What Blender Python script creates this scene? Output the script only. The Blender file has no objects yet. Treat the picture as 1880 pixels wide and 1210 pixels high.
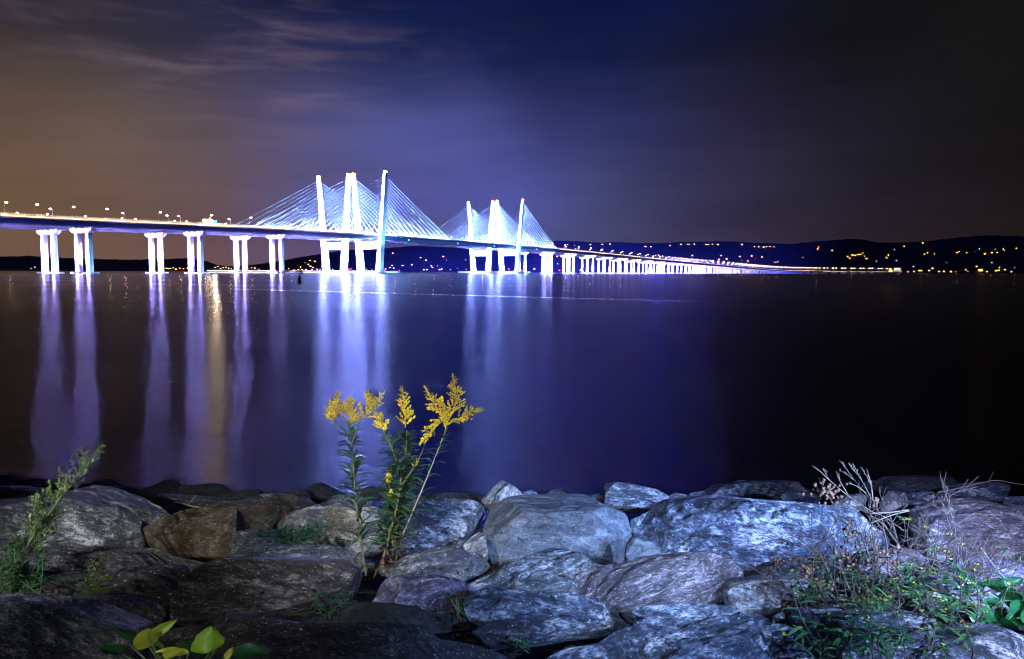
import bpy, bmesh, math, random
import numpy as np
from mathutils import Vector, Matrix, noise
random.seed(7)
S = bpy.context.scene
COL = S.collection
pi = math.pi

# ------------------------------------------------------------------ camera
CAM = np.array([0.0, 0.0, 2.4])
PITCH = math.atan(105.5 / 1300.0)
ROLL = 6.0 / 1880.0
F = np.array([0.0, math.cos(PITCH), -math.sin(PITCH)])
U0 = np.array([0.0, math.sin(PITCH), math.cos(PITCH)])
R0 = np.array([1.0, 0.0, 0.0])
RT = R0 * math.cos(ROLL) + U0 * math.sin(ROLL)
UP = U0 * math.cos(ROLL) - R0 * math.sin(ROLL)


def ray(px, py):
    return F + RT * ((px - 940.0) / 1300.0) + UP * ((605.0 - py) / 1300.0)


def PP(px, py, d):
    return CAM + ray(px, py) * d


cam_d = bpy.data.cameras.new('camera')
cam = bpy.data.objects.new('camera', cam_d)
COL.objects.link(cam)
cam_d.sensor_width = 36.0
cam_d.sensor_fit = 'HORIZONTAL'
cam_d.lens = 1300.0 / 1880.0 * 36.0
cam_d.clip_start = 0.05
cam_d.clip_end = 60000.0
m = Matrix(((RT[0], UP[0], -F[0], CAM[0]), (RT[1], UP[1], -F[1], CAM[1]), (RT[2], UP[2], -F[2], CAM[2]), (0, 0, 0, 1)))
cam.matrix_world = m
S.camera = cam

S.view_settings.view_transform = 'Standard'
S.view_settings.look = 'None'
S.view_settings.gamma = 1.0
S.view_settings.exposure = 0.0
S.render.engine = 'CYCLES'
cy = S.cycles
cy.use_denoising = True
cy.denoiser = 'OPENIMAGEDENOISE'
cy.denoising_input_passes = 'RGB_ALBEDO_NORMAL'
cy.filter_width = 1.1
cy.max_bounces = 4
cy.diffuse_bounces = 2
cy.glossy_bounces = 3
cy.transparent_max_bounces = 4
cy.sample_clamp_indirect = 160.0
cy.sample_clamp_direct = 0.0
cy.use_light_tree = True
cy.caustics_reflective = False
cy.caustics_refractive = False


# ------------------------------------------------------------------ helpers
def lin(r, g, b):
    def f(c):
        c = c / 255.0
        return c / 12.92 if c <= 0.04045 else ((c + 0.055) / 1.055) ** 2.4
    return (f(r), f(g), f(b), 1.0)


def tag(o, label=None, cat=None, group=None, kind=None):
    if label: o['label'] = label
    if cat: o['category'] = cat
    if group: o['group'] = group
    if kind: o['kind'] = kind
    return o


def empty(name, loc, rz=0.0, parent=None):
    o = bpy.data.objects.new(name, None)
    o.empty_display_size = 0.2
    COL.objects.link(o)
    o.location = loc
    o.rotation_euler = (0, 0, rz)
    if parent is not None: o.parent = parent
    return o


class MB:
    def __init__(self):
        self.v = []; self.f = []; self.mi = []
    def add(self, vs, fs, mi=0):
        k = len(self.v)
        self.v.extend([tuple(map(float, p)) for p in vs])
        self.f.extend([tuple(i + k for i in q) for q in fs])
        self.mi.extend([mi] * len(fs))
    def box(self, c, s, rz=0.0, mi=0):
        cx, cyy, cz = c; hx, hy, hz = s[0] / 2, s[1] / 2, s[2] / 2
        co, si = math.cos(rz), math.sin(rz)
        vs = []
        for z in (-hz, hz):
            for x, y in ((-hx, -hy), (hx, -hy), (hx, hy), (-hx, hy)):
                vs.append((cx + x * co - y * si, cyy + x * si + y * co, cz + z))
        self.add(vs, [(3, 2, 1, 0), (4, 5, 6, 7), (0, 1, 5, 4), (1, 2, 6, 5), (2, 3, 7, 6), (3, 0, 4, 7)], mi)
    def loft(self, loops, mi=0, caps=True, closed=True):
        n = len(loops[0]); vs = [p for l in loops for p in l]; fs = []
        for k in range(len(loops) - 1):
            for i in range(n if closed else n - 1):
                j = (i + 1) % n
                fs.append((k * n + i, k * n + j, (k + 1) * n + j, (k + 1) * n + i))
        if caps:
            fs.append(tuple(range(n - 1, -1, -1)))
            fs.append(tuple(range((len(loops) - 1) * n, len(loops) * n)))
        self.add(vs, fs, mi)
    def tube(self, path, rad, n=6, mi=0, caps=True):
        path = [np.array(p, float) for p in path]
        if not hasattr(rad, '__len__'): rad = [rad] * len(path)
        loops = []
        ref = None
        for i, p in enumerate(path):
            t = path[min(i + 1, len(path) - 1)] - path[max(i - 1, 0)]
            t = t / (np.linalg.norm(t) + 1e-12)
            if ref is None:
                ref = np.array([0, 0, 1.0]) if abs(t[2]) < 0.9 else np.array([1.0, 0, 0])
            a = np.cross(t, ref); a /= (np.linalg.norm(a) + 1e-12)
            b = np.cross(t, a)
            ref = -np.cross(t, a) if False else ref
            loops.append([p + rad[i] * (math.cos(2 * pi * k / n) * a + math.sin(2 * pi * k / n) * b) for k in range(n)])
        self.loft(loops, mi, caps)
    def blob(self, c, r, mi=0, sq=1.0):
        c = np.array(c, float)
        d = [(r, 0, 0), (-r, 0, 0), (0, r, 0), (0, -r, 0), (0, 0, r * sq), (0, 0, -r * sq)]
        self.add([c + np.array(q) for q in d], [(0, 2, 4), (2, 1, 4), (1, 3, 4), (3, 0, 4), (2, 0, 5), (1, 2, 5), (3, 1, 5), (0, 3, 5)], mi)
    def sphere(self, c, r, nu=10, nv=6, mi=0, sz=1.0):
        loops = []
        for j in range(1, nv):
            a = pi * j / nv
            loops.append([(c[0] + r * math.sin(a) * math.cos(2 * pi * i / nu), c[1] + r * math.sin(a) * math.sin(2 * pi * i / nu), c[2] - r * sz * math.cos(a)) for i in range(nu)])
        self.loft(loops, mi, True)
    def blade(self, base, d, length, width, droop=0.4, side=None, mi=0, fold=0.15, seg=5, tipw=0.0, shape=0.45):
        """a leaf blade that leaves base along d, bending down by droop, widest at shape"""
        base = np.array(base, float); d = np.array(d, float); d /= np.linalg.norm(d) + 1e-12
        if side is None:
            side = np.cross(d, np.array([0, 0, 1.0]))
            if np.linalg.norm(side) < 1e-3: side = np.array([1.0, 0, 0])
        side = side / (np.linalg.norm(side) + 1e-12)
        up = np.cross(side, d)
        p = base.copy(); rows = []
        dd = d.copy()
        for i in range(seg + 1):
            t = i / seg
            w = width * (math.sin(pi * min(1.0, t ** (math.log(0.5) / math.log(shape)))) ** 0.8 if 0 < t < 1 else (0.08 if t == 0 else tipw))
            rows.append((p - side * w / 2 + up * fold * w, p.copy(), p + side * w / 2 + up * fold * w))
            dd = dd + np.array([0, 0, -droop / seg]); dd /= np.linalg.norm(dd)
            p = p + dd * length / seg
        vs = [q for r in rows for q in r]; fs = []
        for i in range(seg):
            k = i * 3
            fs += [(k, k + 1, k + 4, k + 3), (k + 1, k + 2, k + 5, k + 4)]
        self.add(vs, fs, mi)
    def build(self, name, mats, parent=None, smooth=True, org=None):
        me = bpy.data.meshes.new(name)
        v = self.v
        if org is not None:
            v = [(p[0] - org[0], p[1] - org[1], p[2] - org[2]) for p in v]
        me.from_pydata(v, [], self.f)
        if not isinstance(mats, (list, tuple)): mats = [mats]
        for mm in mats: me.materials.append(mm)
        me.polygons.foreach_set('material_index', self.mi)
        me.polygons.foreach_set('use_smooth', [smooth] * len(me.polygons))
        me.update()
        o = bpy.data.objects.new(name, me)
        COL.objects.link(o)
        if parent is not None: o.parent = parent
        elif org is not None: o.location = org
        return o


def copy_tree(o, parent=None):
    c = o.copy(); COL.objects.link(c)
    c.parent = parent
    for ch in list(o.children): copy_tree(ch, c)
    return c


# ------------------------------------------------------------------ materials
def new_mat(name):
    mt = bpy.data.materials.new(name); mt.use_nodes = True
    nt = mt.node_tree
    for n in list(nt.nodes): nt.nodes.remove(n)
    return mt, nt


def N(nt, typ, **kw):
    n = nt.nodes.new(typ)
    for k, v in kw.items():
        if k == 'inp':
            for a, b in v.items():
                if isinstance(b, bpy.types.NodeSocket): nt.links.new(b, n.inputs[a])
                else: n.inputs[a].default_value = b
        else: setattr(n, k, v)
    return n


def math_(nt, op, a, b=None, c=None, clamp=False):
    n = nt.nodes.new('ShaderNodeMath'); n.operation = op; n.use_clamp = clamp
    for i, x in enumerate((a, b, c)):
        if x is None: continue
        if isinstance(x, bpy.types.NodeSocket): nt.links.new(x, n.inputs[i])
        else: n.inputs[i].default_value = x
    return n.outputs[0]


def mixc(nt, fac, a, b, blend='MIX'):
    n = nt.nodes.new('ShaderNodeMix'); n.data_type = 'RGBA'; n.blend_type = blend
    for i, x in ((0, fac), (6, a), (7, b)):
        if isinstance(x, bpy.types.NodeSocket): nt.links.new(x, n.inputs[i])
        else: n.inputs[i].default_value = x
    return n.outputs[2]


def ramp(nt, fac, stops, interp='LINEAR'):
    n = nt.nodes.new('ShaderNodeValToRGB'); cr = n.color_ramp; cr.interpolation = interp
    while len(cr.elements) < len(stops): cr.elements.new(0.5)
    for e, (p, c) in zip(cr.elements, stops):
        e.position = p; e.color = c if len(c) == 4 else (*c, 1)
    nt.links.new(fac, n.inputs[0])
    return n.outputs[0]


def smooth_map(nt, v, a, b, lo=0.0, hi=1.0):
    n = nt.nodes.new('ShaderNodeMapRange'); n.interpolation_type = 'SMOOTHSTEP'
    nt.links.new(v, n.inputs[0])
    n.inputs[1].default_value = a; n.inputs[2].default_value = b
    n.inputs[3].default_value = lo; n.inputs[4].default_value = hi
    return n.outputs[0]


def simple_mat(name, col, rough=0.6, metal=0.0, var=0.25, scale=8.0, bump=0.2, spec=0.4):
    mt, nt = new_mat(name)
    tc = N(nt, 'ShaderNodeTexCoord')
    nz = N(nt, 'ShaderNodeTexNoise', inp={'Vector': tc.outputs['Object'], 'Scale': scale, 'Detail': 6.0, 'Roughness': 0.6})
    c0 = tuple(max(0, x * (1 - var)) for x in col[:3]); c1 = tuple(min(1, x * (1 + var)) for x in col[:3])
    cc = ramp(nt, nz.outputs[0], [(0.3, c0), (0.7, c1)])
    b = N(nt, 'ShaderNodeBump', inp={'Height': nz.outputs[0], 'Strength': bump, 'Distance': 0.3 / scale})
    p = N(nt, 'ShaderNodeBsdfPrincipled', inp={'Base Color': cc, 'Roughness': rough, 'Metallic': metal, 'Normal': b.outputs[0], 'Specular IOR Level': spec})
    o = N(nt, 'ShaderNodeOutputMaterial', inp={'Surface': p.outputs[0]})
    return mt


def emit_mat(name, col, strength):
    mt, nt = new_mat(name)
    e = N(nt, 'ShaderNodeEmission', inp={'Color': (*col[:3], 1), 'Strength': strength})
    N(nt, 'ShaderNodeOutputMaterial', inp={'Surface': e.outputs[0]})
    return mt


def leaf_mat(name, c0, c1, scale=12.0, rough=0.5, trans=0.25):
    mt, nt = new_mat(name)
    tc = N(nt, 'ShaderNodeTexCoord')
    nz = N(nt, 'ShaderNodeTexNoise', inp={'Vector': tc.outputs['Object'], 'Scale': scale, 'Detail': 4.0})
    geo = N(nt, 'ShaderNodeNewGeometry')
    fac = math_(nt, 'ADD', math_(nt, 'MULTIPLY', geo.outputs['Random Per Island'], 0.55), math_(nt, 'MULTIPLY', nz.outputs[0], 0.45))
    cc = ramp(nt, fac, [(0.2, c0), (0.8, c1)])
    p = N(nt, 'ShaderNodeBsdfPrincipled', inp={'Base Color': cc, 'Roughness': rough, 'Specular IOR Level': 0.4})
    t = N(nt, 'ShaderNodeBsdfTranslucent', inp={'Color': cc})
    mx = N(nt, 'ShaderNodeMixShader', inp={0: trans, 1: p.outputs[0], 2: t.outputs[0]})
    N(nt, 'ShaderNodeOutputMaterial', inp={'Surface': mx.outputs[0]})
    return mt


# ------------------------------------------------------------------ sky
def build_world():
    w = bpy.data.worlds.new('World'); S.world = w; w.use_nodes = True
    nt = w.node_tree
    for n in list(nt.nodes): nt.nodes.remove(n)
    tc = N(nt, 'ShaderNodeTexCoord')
    sp = N(nt, 'ShaderNodeSeparateXYZ', inp={0: tc.outputs['Generated']})
    az = math_(nt, 'MULTIPLY', math_(nt, 'ARCTAN2', sp.outputs[0], sp.outputs[1]), 180 / pi)
    el = math_(nt, 'MULTIPLY', math_(nt, 'ARCSINE', sp.outputs[2]), 180 / pi)
    # gentle large warps so that the colours do not lie in clean bands
    cx = N(nt, 'ShaderNodeCombineXYZ', inp={0: math_(nt, 'MULTIPLY', az, 0.06), 1: math_(nt, 'MULTIPLY', el, 0.2)})
    wn = N(nt, 'ShaderNodeTexNoise', inp={'Vector': cx.outputs[0], 'Scale': 1.0, 'Detail': 3.0})
    wv = math_(nt, 'SUBTRACT', wn.outputs[0], 0.5)
    az2 = math_(nt, 'ADD', az, math_(nt, 'MULTIPLY', wv, 4.0))
    el2 = math_(nt, 'ADD', el, math_(nt, 'MULTIPLY', wv, 2.0))
    u = N(nt, 'ShaderNodeMapRange', inp={0: az2, 1: -45.0, 2: 45.0}).outputs[0]
    def X(px): return (math.degrees(math.atan((px - 940) / 1300.0)) + 45) / 90
    rows = [
        (0.5, [(0, (112, 86, 68)), (250, (110, 82, 74)), (400, (106, 78, 84)), (600, (94, 75, 112)), (770, (80, 72, 108)), (1050, (72, 70, 110)), (1300, (58, 50, 80)), (1500, (48, 38, 50)), (1700, (40, 31, 36)), (1880, (35, 27, 27))]),
        (5.5, [(0, (108, 85, 66)), (200, (107, 85, 72)), (400, (98, 79, 86)), (550, (88, 82, 124)), (780, (84, 86, 156)), (950, (82, 88, 164)), (1100, (70, 73, 118)), (1250, (56, 53, 86)), (1400, (45, 41, 60)), (1600, (33, 29, 39)), (1880, (25, 22, 23))]),
        (10.9, [(0, (92, 74, 64)), (200, (98, 82, 76)), (400, (92, 79, 88)), (550, (88, 83, 124)), (700, (80, 85, 148)), (850, (75, 83, 148)), (1000, (55, 58, 112)), (1150, (46, 50, 96)), (1300, (42, 39, 66)), (1500, (31, 29, 43)), (1700, (25, 24, 29)), (1880, (23, 21, 19))]),
        (16.0, [(0, (48, 42, 50)), (200, (52, 48, 58)), (400, (50, 48, 72)), (600, (42, 45, 84)), (750, (30, 39, 82)), (850, (28, 38, 84)), (950, (22, 32, 73)), (1100, (19, 29, 68)), (1250, (24, 26, 52)), (1400, (25, 24, 40)), (1550, (20, 20, 25)), (1880, (21, 21, 20))]),
        (21.0, [(0, (36, 33, 42)), (200, (42, 40, 56)), (350, (38, 39, 68)), (500, (22, 25, 58)), (700, (12, 24, 66)), (850, (10, 22, 63)), (1000, (8, 19, 57)), (1200, (9, 22, 67)), (1350, (12, 18, 48)), (1450, (17, 19, 34)), (1550, (19, 19, 21)), (1880, (18, 18, 18))]),
        (27.0, [(0, (34, 31, 42)), (250, (28, 36, 90)), (400, (0.009, 0.028, 0.42, 1)), (700, (0.004, 0.06, 1.5, 1)), (950, (0.004, 0.055, 1.7, 1)), (1150, (0.004, 0.035, 1.1, 1)), (1300, (0.004, 0.012, 0.30, 1)), (1450, (12, 14, 30)), (1880, (13, 13, 14))]),  # added blue band above the view, stronger than real sky, reflected by the water
        (62.0, [(0, (22, 22, 36)), (700, (14, 28, 104)), (1200, (8, 13, 44)), (1880, (12, 12, 13))]),
    ]
    prev = None
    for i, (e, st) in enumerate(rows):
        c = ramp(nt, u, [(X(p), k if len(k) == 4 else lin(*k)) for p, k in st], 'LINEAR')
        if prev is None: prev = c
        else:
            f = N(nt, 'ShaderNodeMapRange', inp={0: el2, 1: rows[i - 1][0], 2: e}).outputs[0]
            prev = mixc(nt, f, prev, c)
    # thin cirrus, high on the left
    cs = N(nt, 'ShaderNodeCombineXYZ', inp={0: math_(nt, 'ADD', math_(nt, 'MULTIPLY', az, 0.085), math_(nt, 'MULTIPLY', el, 0.02)), 1: math_(nt, 'ADD', math_(nt, 'MULTIPLY', el, 0.55), math_(nt, 'MULTIPLY', az, -0.02))})
    cn = N(nt, 'ShaderNodeTexNoise', inp={'Vector': cs.outputs[0], 'Scale': 1.35, 'Detail': 7.0, 'Roughness': 0.55, 'Distortion': 0.35})
    cm = smooth_map(nt, cn.outputs[0], 0.42, 0.84)
    dx = math_(nt, 'DIVIDE', math_(nt, 'ADD', az, 21.0), 13.0)
    dy = math_(nt, 'DIVIDE', math_(nt, 'SUBTRACT', el, 14.8), 5.5)
    g = math_(nt, 'POWER', 2.718, math_(nt, 'MULTIPLY', math_(nt, 'ADD', math_(nt, 'MULTIPLY', dx, dx), math_(nt, 'MULTIPLY', dy, dy)), -1.0))
    k = math_(nt, 'MULTIPLY', math_(nt, 'MULTIPLY', cm, g), 0.62)
    prev = mixc(nt, k, prev, lin(122, 104, 118))
    # wide soft veil of high cloud over the whole left and middle
    vn = N(nt, 'ShaderNodeTexNoise', inp={'Vector': cs.outputs[0], 'Scale': 0.7, 'Detail': 5.0, 'Roughness': 0.5})
    vv = math_(nt, 'ADD', math_(nt, 'MULTIPLY', vn.outputs[0], 0.6), 0.70)
    prev = mixc(nt, 1.0, prev, N(nt, 'ShaderNodeCombineXYZ', inp={0: vv, 1: vv, 2: vv}).outputs[0], 'MULTIPLY')
    # film-like fine mottling of the long exposure's thin haze
    # behind the viewer: dim night sky
    back = smooth_map(nt, sp.outputs[1], -0.25, 0.45)
    prev = mixc(nt, back, lin(20, 20, 30), prev)
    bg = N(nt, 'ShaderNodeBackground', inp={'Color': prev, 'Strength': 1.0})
    sky = N(nt, 'ShaderNodeTexSky', sky_type='NISHITA')
    sky.sun_disc = False; sky.sun_elevation = math.radians(-8.0); sky.sun_rotation = math.radians(200.0)
    bg2 = N(nt, 'ShaderNodeBackground', inp={'Color': sky.outputs[0], 'Strength': 0.05})
    ad = N(nt, 'ShaderNodeAddShader', inp={0: bg.outputs[0], 1: bg2.outputs[0]})
    N(nt, 'ShaderNodeOutputWorld', inp={'Surface': ad.outputs[0]})


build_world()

# moonlight: the one sun lamp, very weak at night
sd = bpy.data.lights.new('moonlight', 'SUN'); sd.energy = 0.012; sd.angle = math.radians(0.5); sd.color = (0.8, 0.87, 1.0)
so = bpy.data.objects.new('moonlight', sd); COL.objects.link(so)
so.rotation_euler = (math.radians(50), 0, math.radians(-25))


def spot(name, loc, target, watts, col, angle, blend=0.6, radius=0.5):
    d = bpy.data.lights.new(name, 'SPOT'); d.energy = watts; d.color = col
    d.spot_size = math.radians(angle); d.spot_blend = blend; d.shadow_soft_size = radius
    o = bpy.data.objects.new(name, d); COL.objects.link(o)
    o.location = loc
    o.rotation_euler = Vector((target[0] - loc[0], target[1] - loc[1], target[2] - loc[2])).to_track_quat('-Z', 'Y').to_euler()
    return o


# ------------------------------------------------------------------ water and ground
def water_mat():
    mt, nt = new_mat('river_water')
    geo = N(nt, 'ShaderNodeNewGeometry')
    pos = geo.outputs['Position']
    sp = N(nt, 'ShaderNodeSeparateXYZ', inp={0: pos})
    # waves running out from the bank: slopes vary mainly along this direction
    tx = sp.outputs[0]; ty = math_(nt, 'ADD', sp.outputs[1], 15.0)
    tan = N(nt, 'ShaderNodeVectorMath', operation='NORMALIZE', inp={0: N(nt, 'ShaderNodeCombineXYZ', inp={0: tx, 1: ty, 2: 0.0}).outputs[0]})
    # fine ripples, crests parallel to the bank
    mp = N(nt, 'ShaderNodeMapping', inp={'Vector': pos, 'Scale': (2.4, 9.0, 1.0)})
    n1 = N(nt, 'ShaderNodeTexNoise', inp={'Vector': mp.outputs[0], 'Scale': 1.0, 'Detail': 5.0, 'Roughness': 0.6})
    mp2 = N(nt, 'ShaderNodeMapping', inp={'Vector': pos, 'Scale': (0.05, 0.35, 1.0)})
    n2 = N(nt, 'ShaderNodeTexNoise', inp={'Vector': mp2.outputs[0], 'Scale': 1.0, 'Detail': 3.0, 'Roughness': 0.5})
    hh = math_(nt, 'ADD', math_(nt, 'MULTIPLY', math_(nt, 'MULTIPLY', n1.outputs[0], smooth_map(nt, sp.outputs[1], 12.0, 160.0, 1.0, 0.25)), 0.011), math_(nt, 'MULTIPLY', n2.outputs[0], 0.014))
    mp5 = N(nt, 'ShaderNodeMapping', inp={'Vector': pos, 'Scale': (0.6, 4.6, 1.0)})
    n5 = N(nt, 'ShaderNodeTexNoise', inp={'Vector': mp5.outputs[0], 'Scale': 1.0, 'Detail': 2.0, 'Roughness': 0.5})
    hh = math_(nt, 'ADD', hh, math_(nt, 'MULTIPLY', math_(nt, 'MULTIPLY', n5.outputs[0], smooth_map(nt, sp.outputs[1], 10.0, 90.0, 1.0, 0.1)), 0.013))
    bump = N(nt, 'ShaderNodeBump', inp={'Height': hh, 'Strength': 1.0, 'Distance': 1.0})
    # long calm and ruffled bands across the river
    mp3 = N(nt, 'ShaderNodeMapping', inp={'Vector': pos, 'Scale': (0.004, 0.045, 1.0)})
    n3 = N(nt, 'ShaderNodeTexNoise', inp={'Vector': mp3.outputs[0], 'Scale': 1.0, 'Detail': 4.0, 'Roughness': 0.6})
    rough = math_(nt, 'ADD', math_(nt, 'MULTIPLY', n3.outputs[0], 0.07), math_(nt, 'MULTIPLY', n2.outputs[0], 0.03))
    # wavelets break up near the bank; the open river is calmer
    fy = N(nt, 'ShaderNodeFloatCurve')
    ly = math_(nt, 'DIVIDE', math_(nt, 'LOGARITHM', math_(nt, 'MAXIMUM', sp.outputs[1], 5.0), 10.0), 3.0)
    cv = fy.mapping.curves[0]
    pts = [(math.log10(y) / 3, r) for y, r in ((5, .268), (8, .266), (15, .255), (30, .228), (60, .185), (200, .142), (990, .13))]
    cv.points[0].location = (0, .268); cv.points[1].location = (1, .13)
    for a, b in pts: cv.points.new(a, b)
    fy.mapping.update()
    nt.links.new(ly, fy.inputs[1])
    rough = math_(nt, 'MINIMUM', math_(nt, 'ADD', math_(nt, 'SUBTRACT', rough, 0.05), fy.outputs[0]), 0.268)
    # a boat's slick: one long smooth line lying across the water, and a fainter one
    def slick(ax, ay, bx, by, wd):
        dx, dy = bx - ax, by - ay; L = math.hypot(dx, dy); nx, ny = -dy / L, dx / L
        q = math_(nt, 'ADD', math_(nt, 'MULTIPLY', sp.outputs[0], nx), math_(nt, 'MULTIPLY', sp.outputs[1], ny))
        q = math_(nt, 'ABSOLUTE', math_(nt, 'SUBTRACT', q, ax * nx + ay * ny))
        t = math_(nt, 'ADD', math_(nt, 'MULTIPLY', sp.outputs[0], dx / L), math_(nt, 'MULTIPLY', sp.outputs[1], dy / L))
        t0 = ax * dx / L + ay * dy / L
        e1 = smooth_map(nt, t, t0 - 8, t0 + 3); e2 = smooth_map(nt, t, t0 + L - 14, t0 + L + 2, 1.0, 0.0)
        return math_(nt, 'MULTIPLY', smooth_map(nt, q, wd * 0.5, wd, 1.0, 0.0), math_(nt, 'MULTIPLY', e1, e2))
    s1 = slick(-34, 93, 21, 55, 1.5)
    s2 = slick(-110, 170, -42, 118, 1.9)
    sl = math_(nt, 'MAXIMUM', s1, math_(nt, 'MULTIPLY', s2, 0.6))
    rough = math_(nt, 'MULTIPLY', rough, math_(nt, 'SUBTRACT', 1.0, math_(nt, 'MULTIPLY', sl, 0.5)))
    p = N(nt, 'ShaderNodeBsdfPrincipled', inp={'Base Color': (0.0025, 0.004, 0.010, 1), 'Roughness': rough, 'IOR': 1.333, 'Anisotropic': WATER_ANISO, 'Tangent': tan.outputs[0], 'Normal': bump.outputs[0]})
    N(nt, 'ShaderNodeOutputMaterial', inp={'Surface': p.outputs[0]})
    return mt


WATER_ROUGH = 0.165
WATER_ANISO = 0.95


def build_water():
    mb = MB()
    ys = [3, 30, 120, 500, 2000, 7000, 26000]
    loops = []
    for y in ys:
        w = 60 + y * 1.25
        loops.append([(-w, y, 0), (-w / 3, y, 0), (w / 3, y, 0), (w, y, 0)])
    vs = [p for l in loops for p in l]; fs = []
    for k in range(len(ys) - 1):
        for i in range(3):
            fs.append((k * 4 + i, k * 4 + i + 1, k * 4 + 5 + i, k * 4 + 4 + i))
    mb.add(vs, fs)
    o = mb.build('water', water_mat())
    tag(o, kind='structure')


build_water()


def bank_z(y):
    xs = [-30, -10, -3, 2, 3.2, 4.4, 5.6, 6.6, 8, 12, 30, 120, 4000, 30000]
    zs = [2.2, 1.6, 0.95, 0.74, 0.66, 0.50, 0.22, -0.02, -0.4, -1.5, -4, -8, -10, -10]
    return float(np.interp(y, xs, zs))


def build_ground():
    mb = MB()
    xs = np.concatenate([[-30000, -3000, -300, -60, -25], np.linspace(-12, 12, 61), [25, 60, 300, 3000, 30000]])
    ys = np.concatenate([[-30, -12, -6, -3], np.linspace(0, 9, 31), [12, 30, 120, 1000, 30000]])
    vs = []
    for y in ys:
        for x in xs:
            z = bank_z(y)
            if -3 < y < 10 and abs(x) < 13:
                z += 0.07 * noise.fractal(Vector((x * 1.7, y * 1.7, 3.1)), 0.8, 2.0, 4)
            vs.append((x, y, z))
    n = len(xs); fs = []
    for j in range(len(ys) - 1):
        for i in range(n - 1):
            fs.append((j * n + i, j * n + i + 1, (j + 1) * n + i + 1, (j + 1) * n + i))
    mb.add(vs, fs)
    mt = simple_mat('dark_soil', (0.035, 0.030, 0.026), 0.9, 0, 0.7, 14.0, 0.8)
    o = mb.build('ground', mt)
    tag(o, kind='structure')


build_ground()

# ------------------------------------------------------------------ far hills
RIDGE = [(-900, 455), (-200, 468), (0, 471), (60, 470), (100, 473), (150, 475), (230, 477), (300, 476), (345, 474), (380, 480), (400, 487), (430, 489), (450, 488), (480, 484), (520, 478), (545, 473), (590, 466), (640, 459), (700, 456), (740, 453), (780, 449), (820, 447), (860, 447), (950, 445), (1020, 442), (1060, 443), (1100, 446), (1130, 444), (1180, 447), (1220, 446), (1250, 444), (1340, 443), (1370, 445), (1450, 448), (1500, 443), (1550, 439), (1580, 439), (1610, 445), (1650, 446), (1700, 443), (1760, 436), (1800, 432), (1850, 433), (1900, 435), (2100, 440), (2900, 450)]
HR0, HR1 = 5900.0, 7800.0
_raz = []; _rt = []
for px, py in RIDGE:
    r = ray(px, py)
    _raz.append(math.atan2(r[0], r[1])); _rt.append(r[2] / math.hypot(r[0], r[1]))


def ridge_h(az):
    return 2.4 + HR1 * float(np.interp(az, _raz, _rt))


def hill_z(az, R, fine=True):
    h = ridge_h(az)
    x, y = math.sin(az) * R, math.cos(az) * R
    t = (R - HR0) / (HR1 - HR0)
    if t <= 1:
        t = max(t, -0.2)
        z = h * (0.12 * t + 0.88 * max(0, t) ** 0.9) if t > 0 else 30 * t
    else:
        z = h * max(0.0, 1 - (t - 1) * 0.8)
    k = max(0.0, min(1.0, t * 3))
    if fine:
        z += k * (14 * noise.fractal(Vector((x / 500, y / 500, 0)), 0.9, 2, 3) * min(1, abs(1 - t) * 2 + 0.15) + 5.5 * noise.noise(Vector((x / 30, y / 45, 7))) + 4.0 * noise.noise(Vector((x / 13, y / 40, 2))))
    return z


def build_hills():
    mb = MB()
    azs = np.linspace(math.radians(-52), math.radians(52), 1500)
    ts = np.concatenate([np.linspace(-0.15, 0.9, 12), [0.95, 0.98, 1.0, 1.02, 1.06, 1.2, 1.6]])
    vs = []
    for t in ts:
        R = HR0 + t * (HR1 - HR0)
        for a in azs:
            vs.append((math.sin(a) * R, math.cos(a) * R, hill_z(a, R)))
    n = len(azs); fs = []
    for j in range(len(ts) - 1):
        for i in range(n - 1):
            fs.append((j * n + i, j * n + i + 1, (j + 1) * n + i + 1, (j + 1) * n + i))
    mb.add(vs, fs)
    mt = simple_mat('wooded_hill', (0.030, 0.034, 0.030), 0.95, 0, 0.6, 0.02, 0.0, 0.1)
    o = mb.build('hills', mt)
    tag(o, kind='structure')


build_hills()


def hill_point(px, py):
    r = ray(px, py)
    az = math.atan2(r[0], r[1]); tn = r[2] / math.hypot(r[0], r[1])
    lo, hi = HR0 - 40, HR1 * 0.995
    for R in np.linspace(lo, hi, 200):
        if hill_z(az, R) >= 2.4 + R * tn and R > HR0 + 5: break
    return np.array([math.sin(az) * R, math.cos(az) * R, max(0.5, hill_z(az, R))]), az, R
# ------------------------------------------------------------------ bridge
T1 = np.array([-199.0, 885.0]); DIR = np.array([0.464, 0.886]); DIR /= np.linalg.norm(DIR)
_ctrl = [(-560, 130), (-505, 255), (-452, 380), (-407, 478), (-362, 575), (-318, 664)]
_ctrl += [tuple(T1 + DIR * s) for s in (-157, 0, 200, 500, 900, 1400, 2000, 2700, 3300)]
_ctrl += [(1610, 4270), (1990, 4690), (2420, 4960), (2790, 5170), (3060, 5400)]


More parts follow.
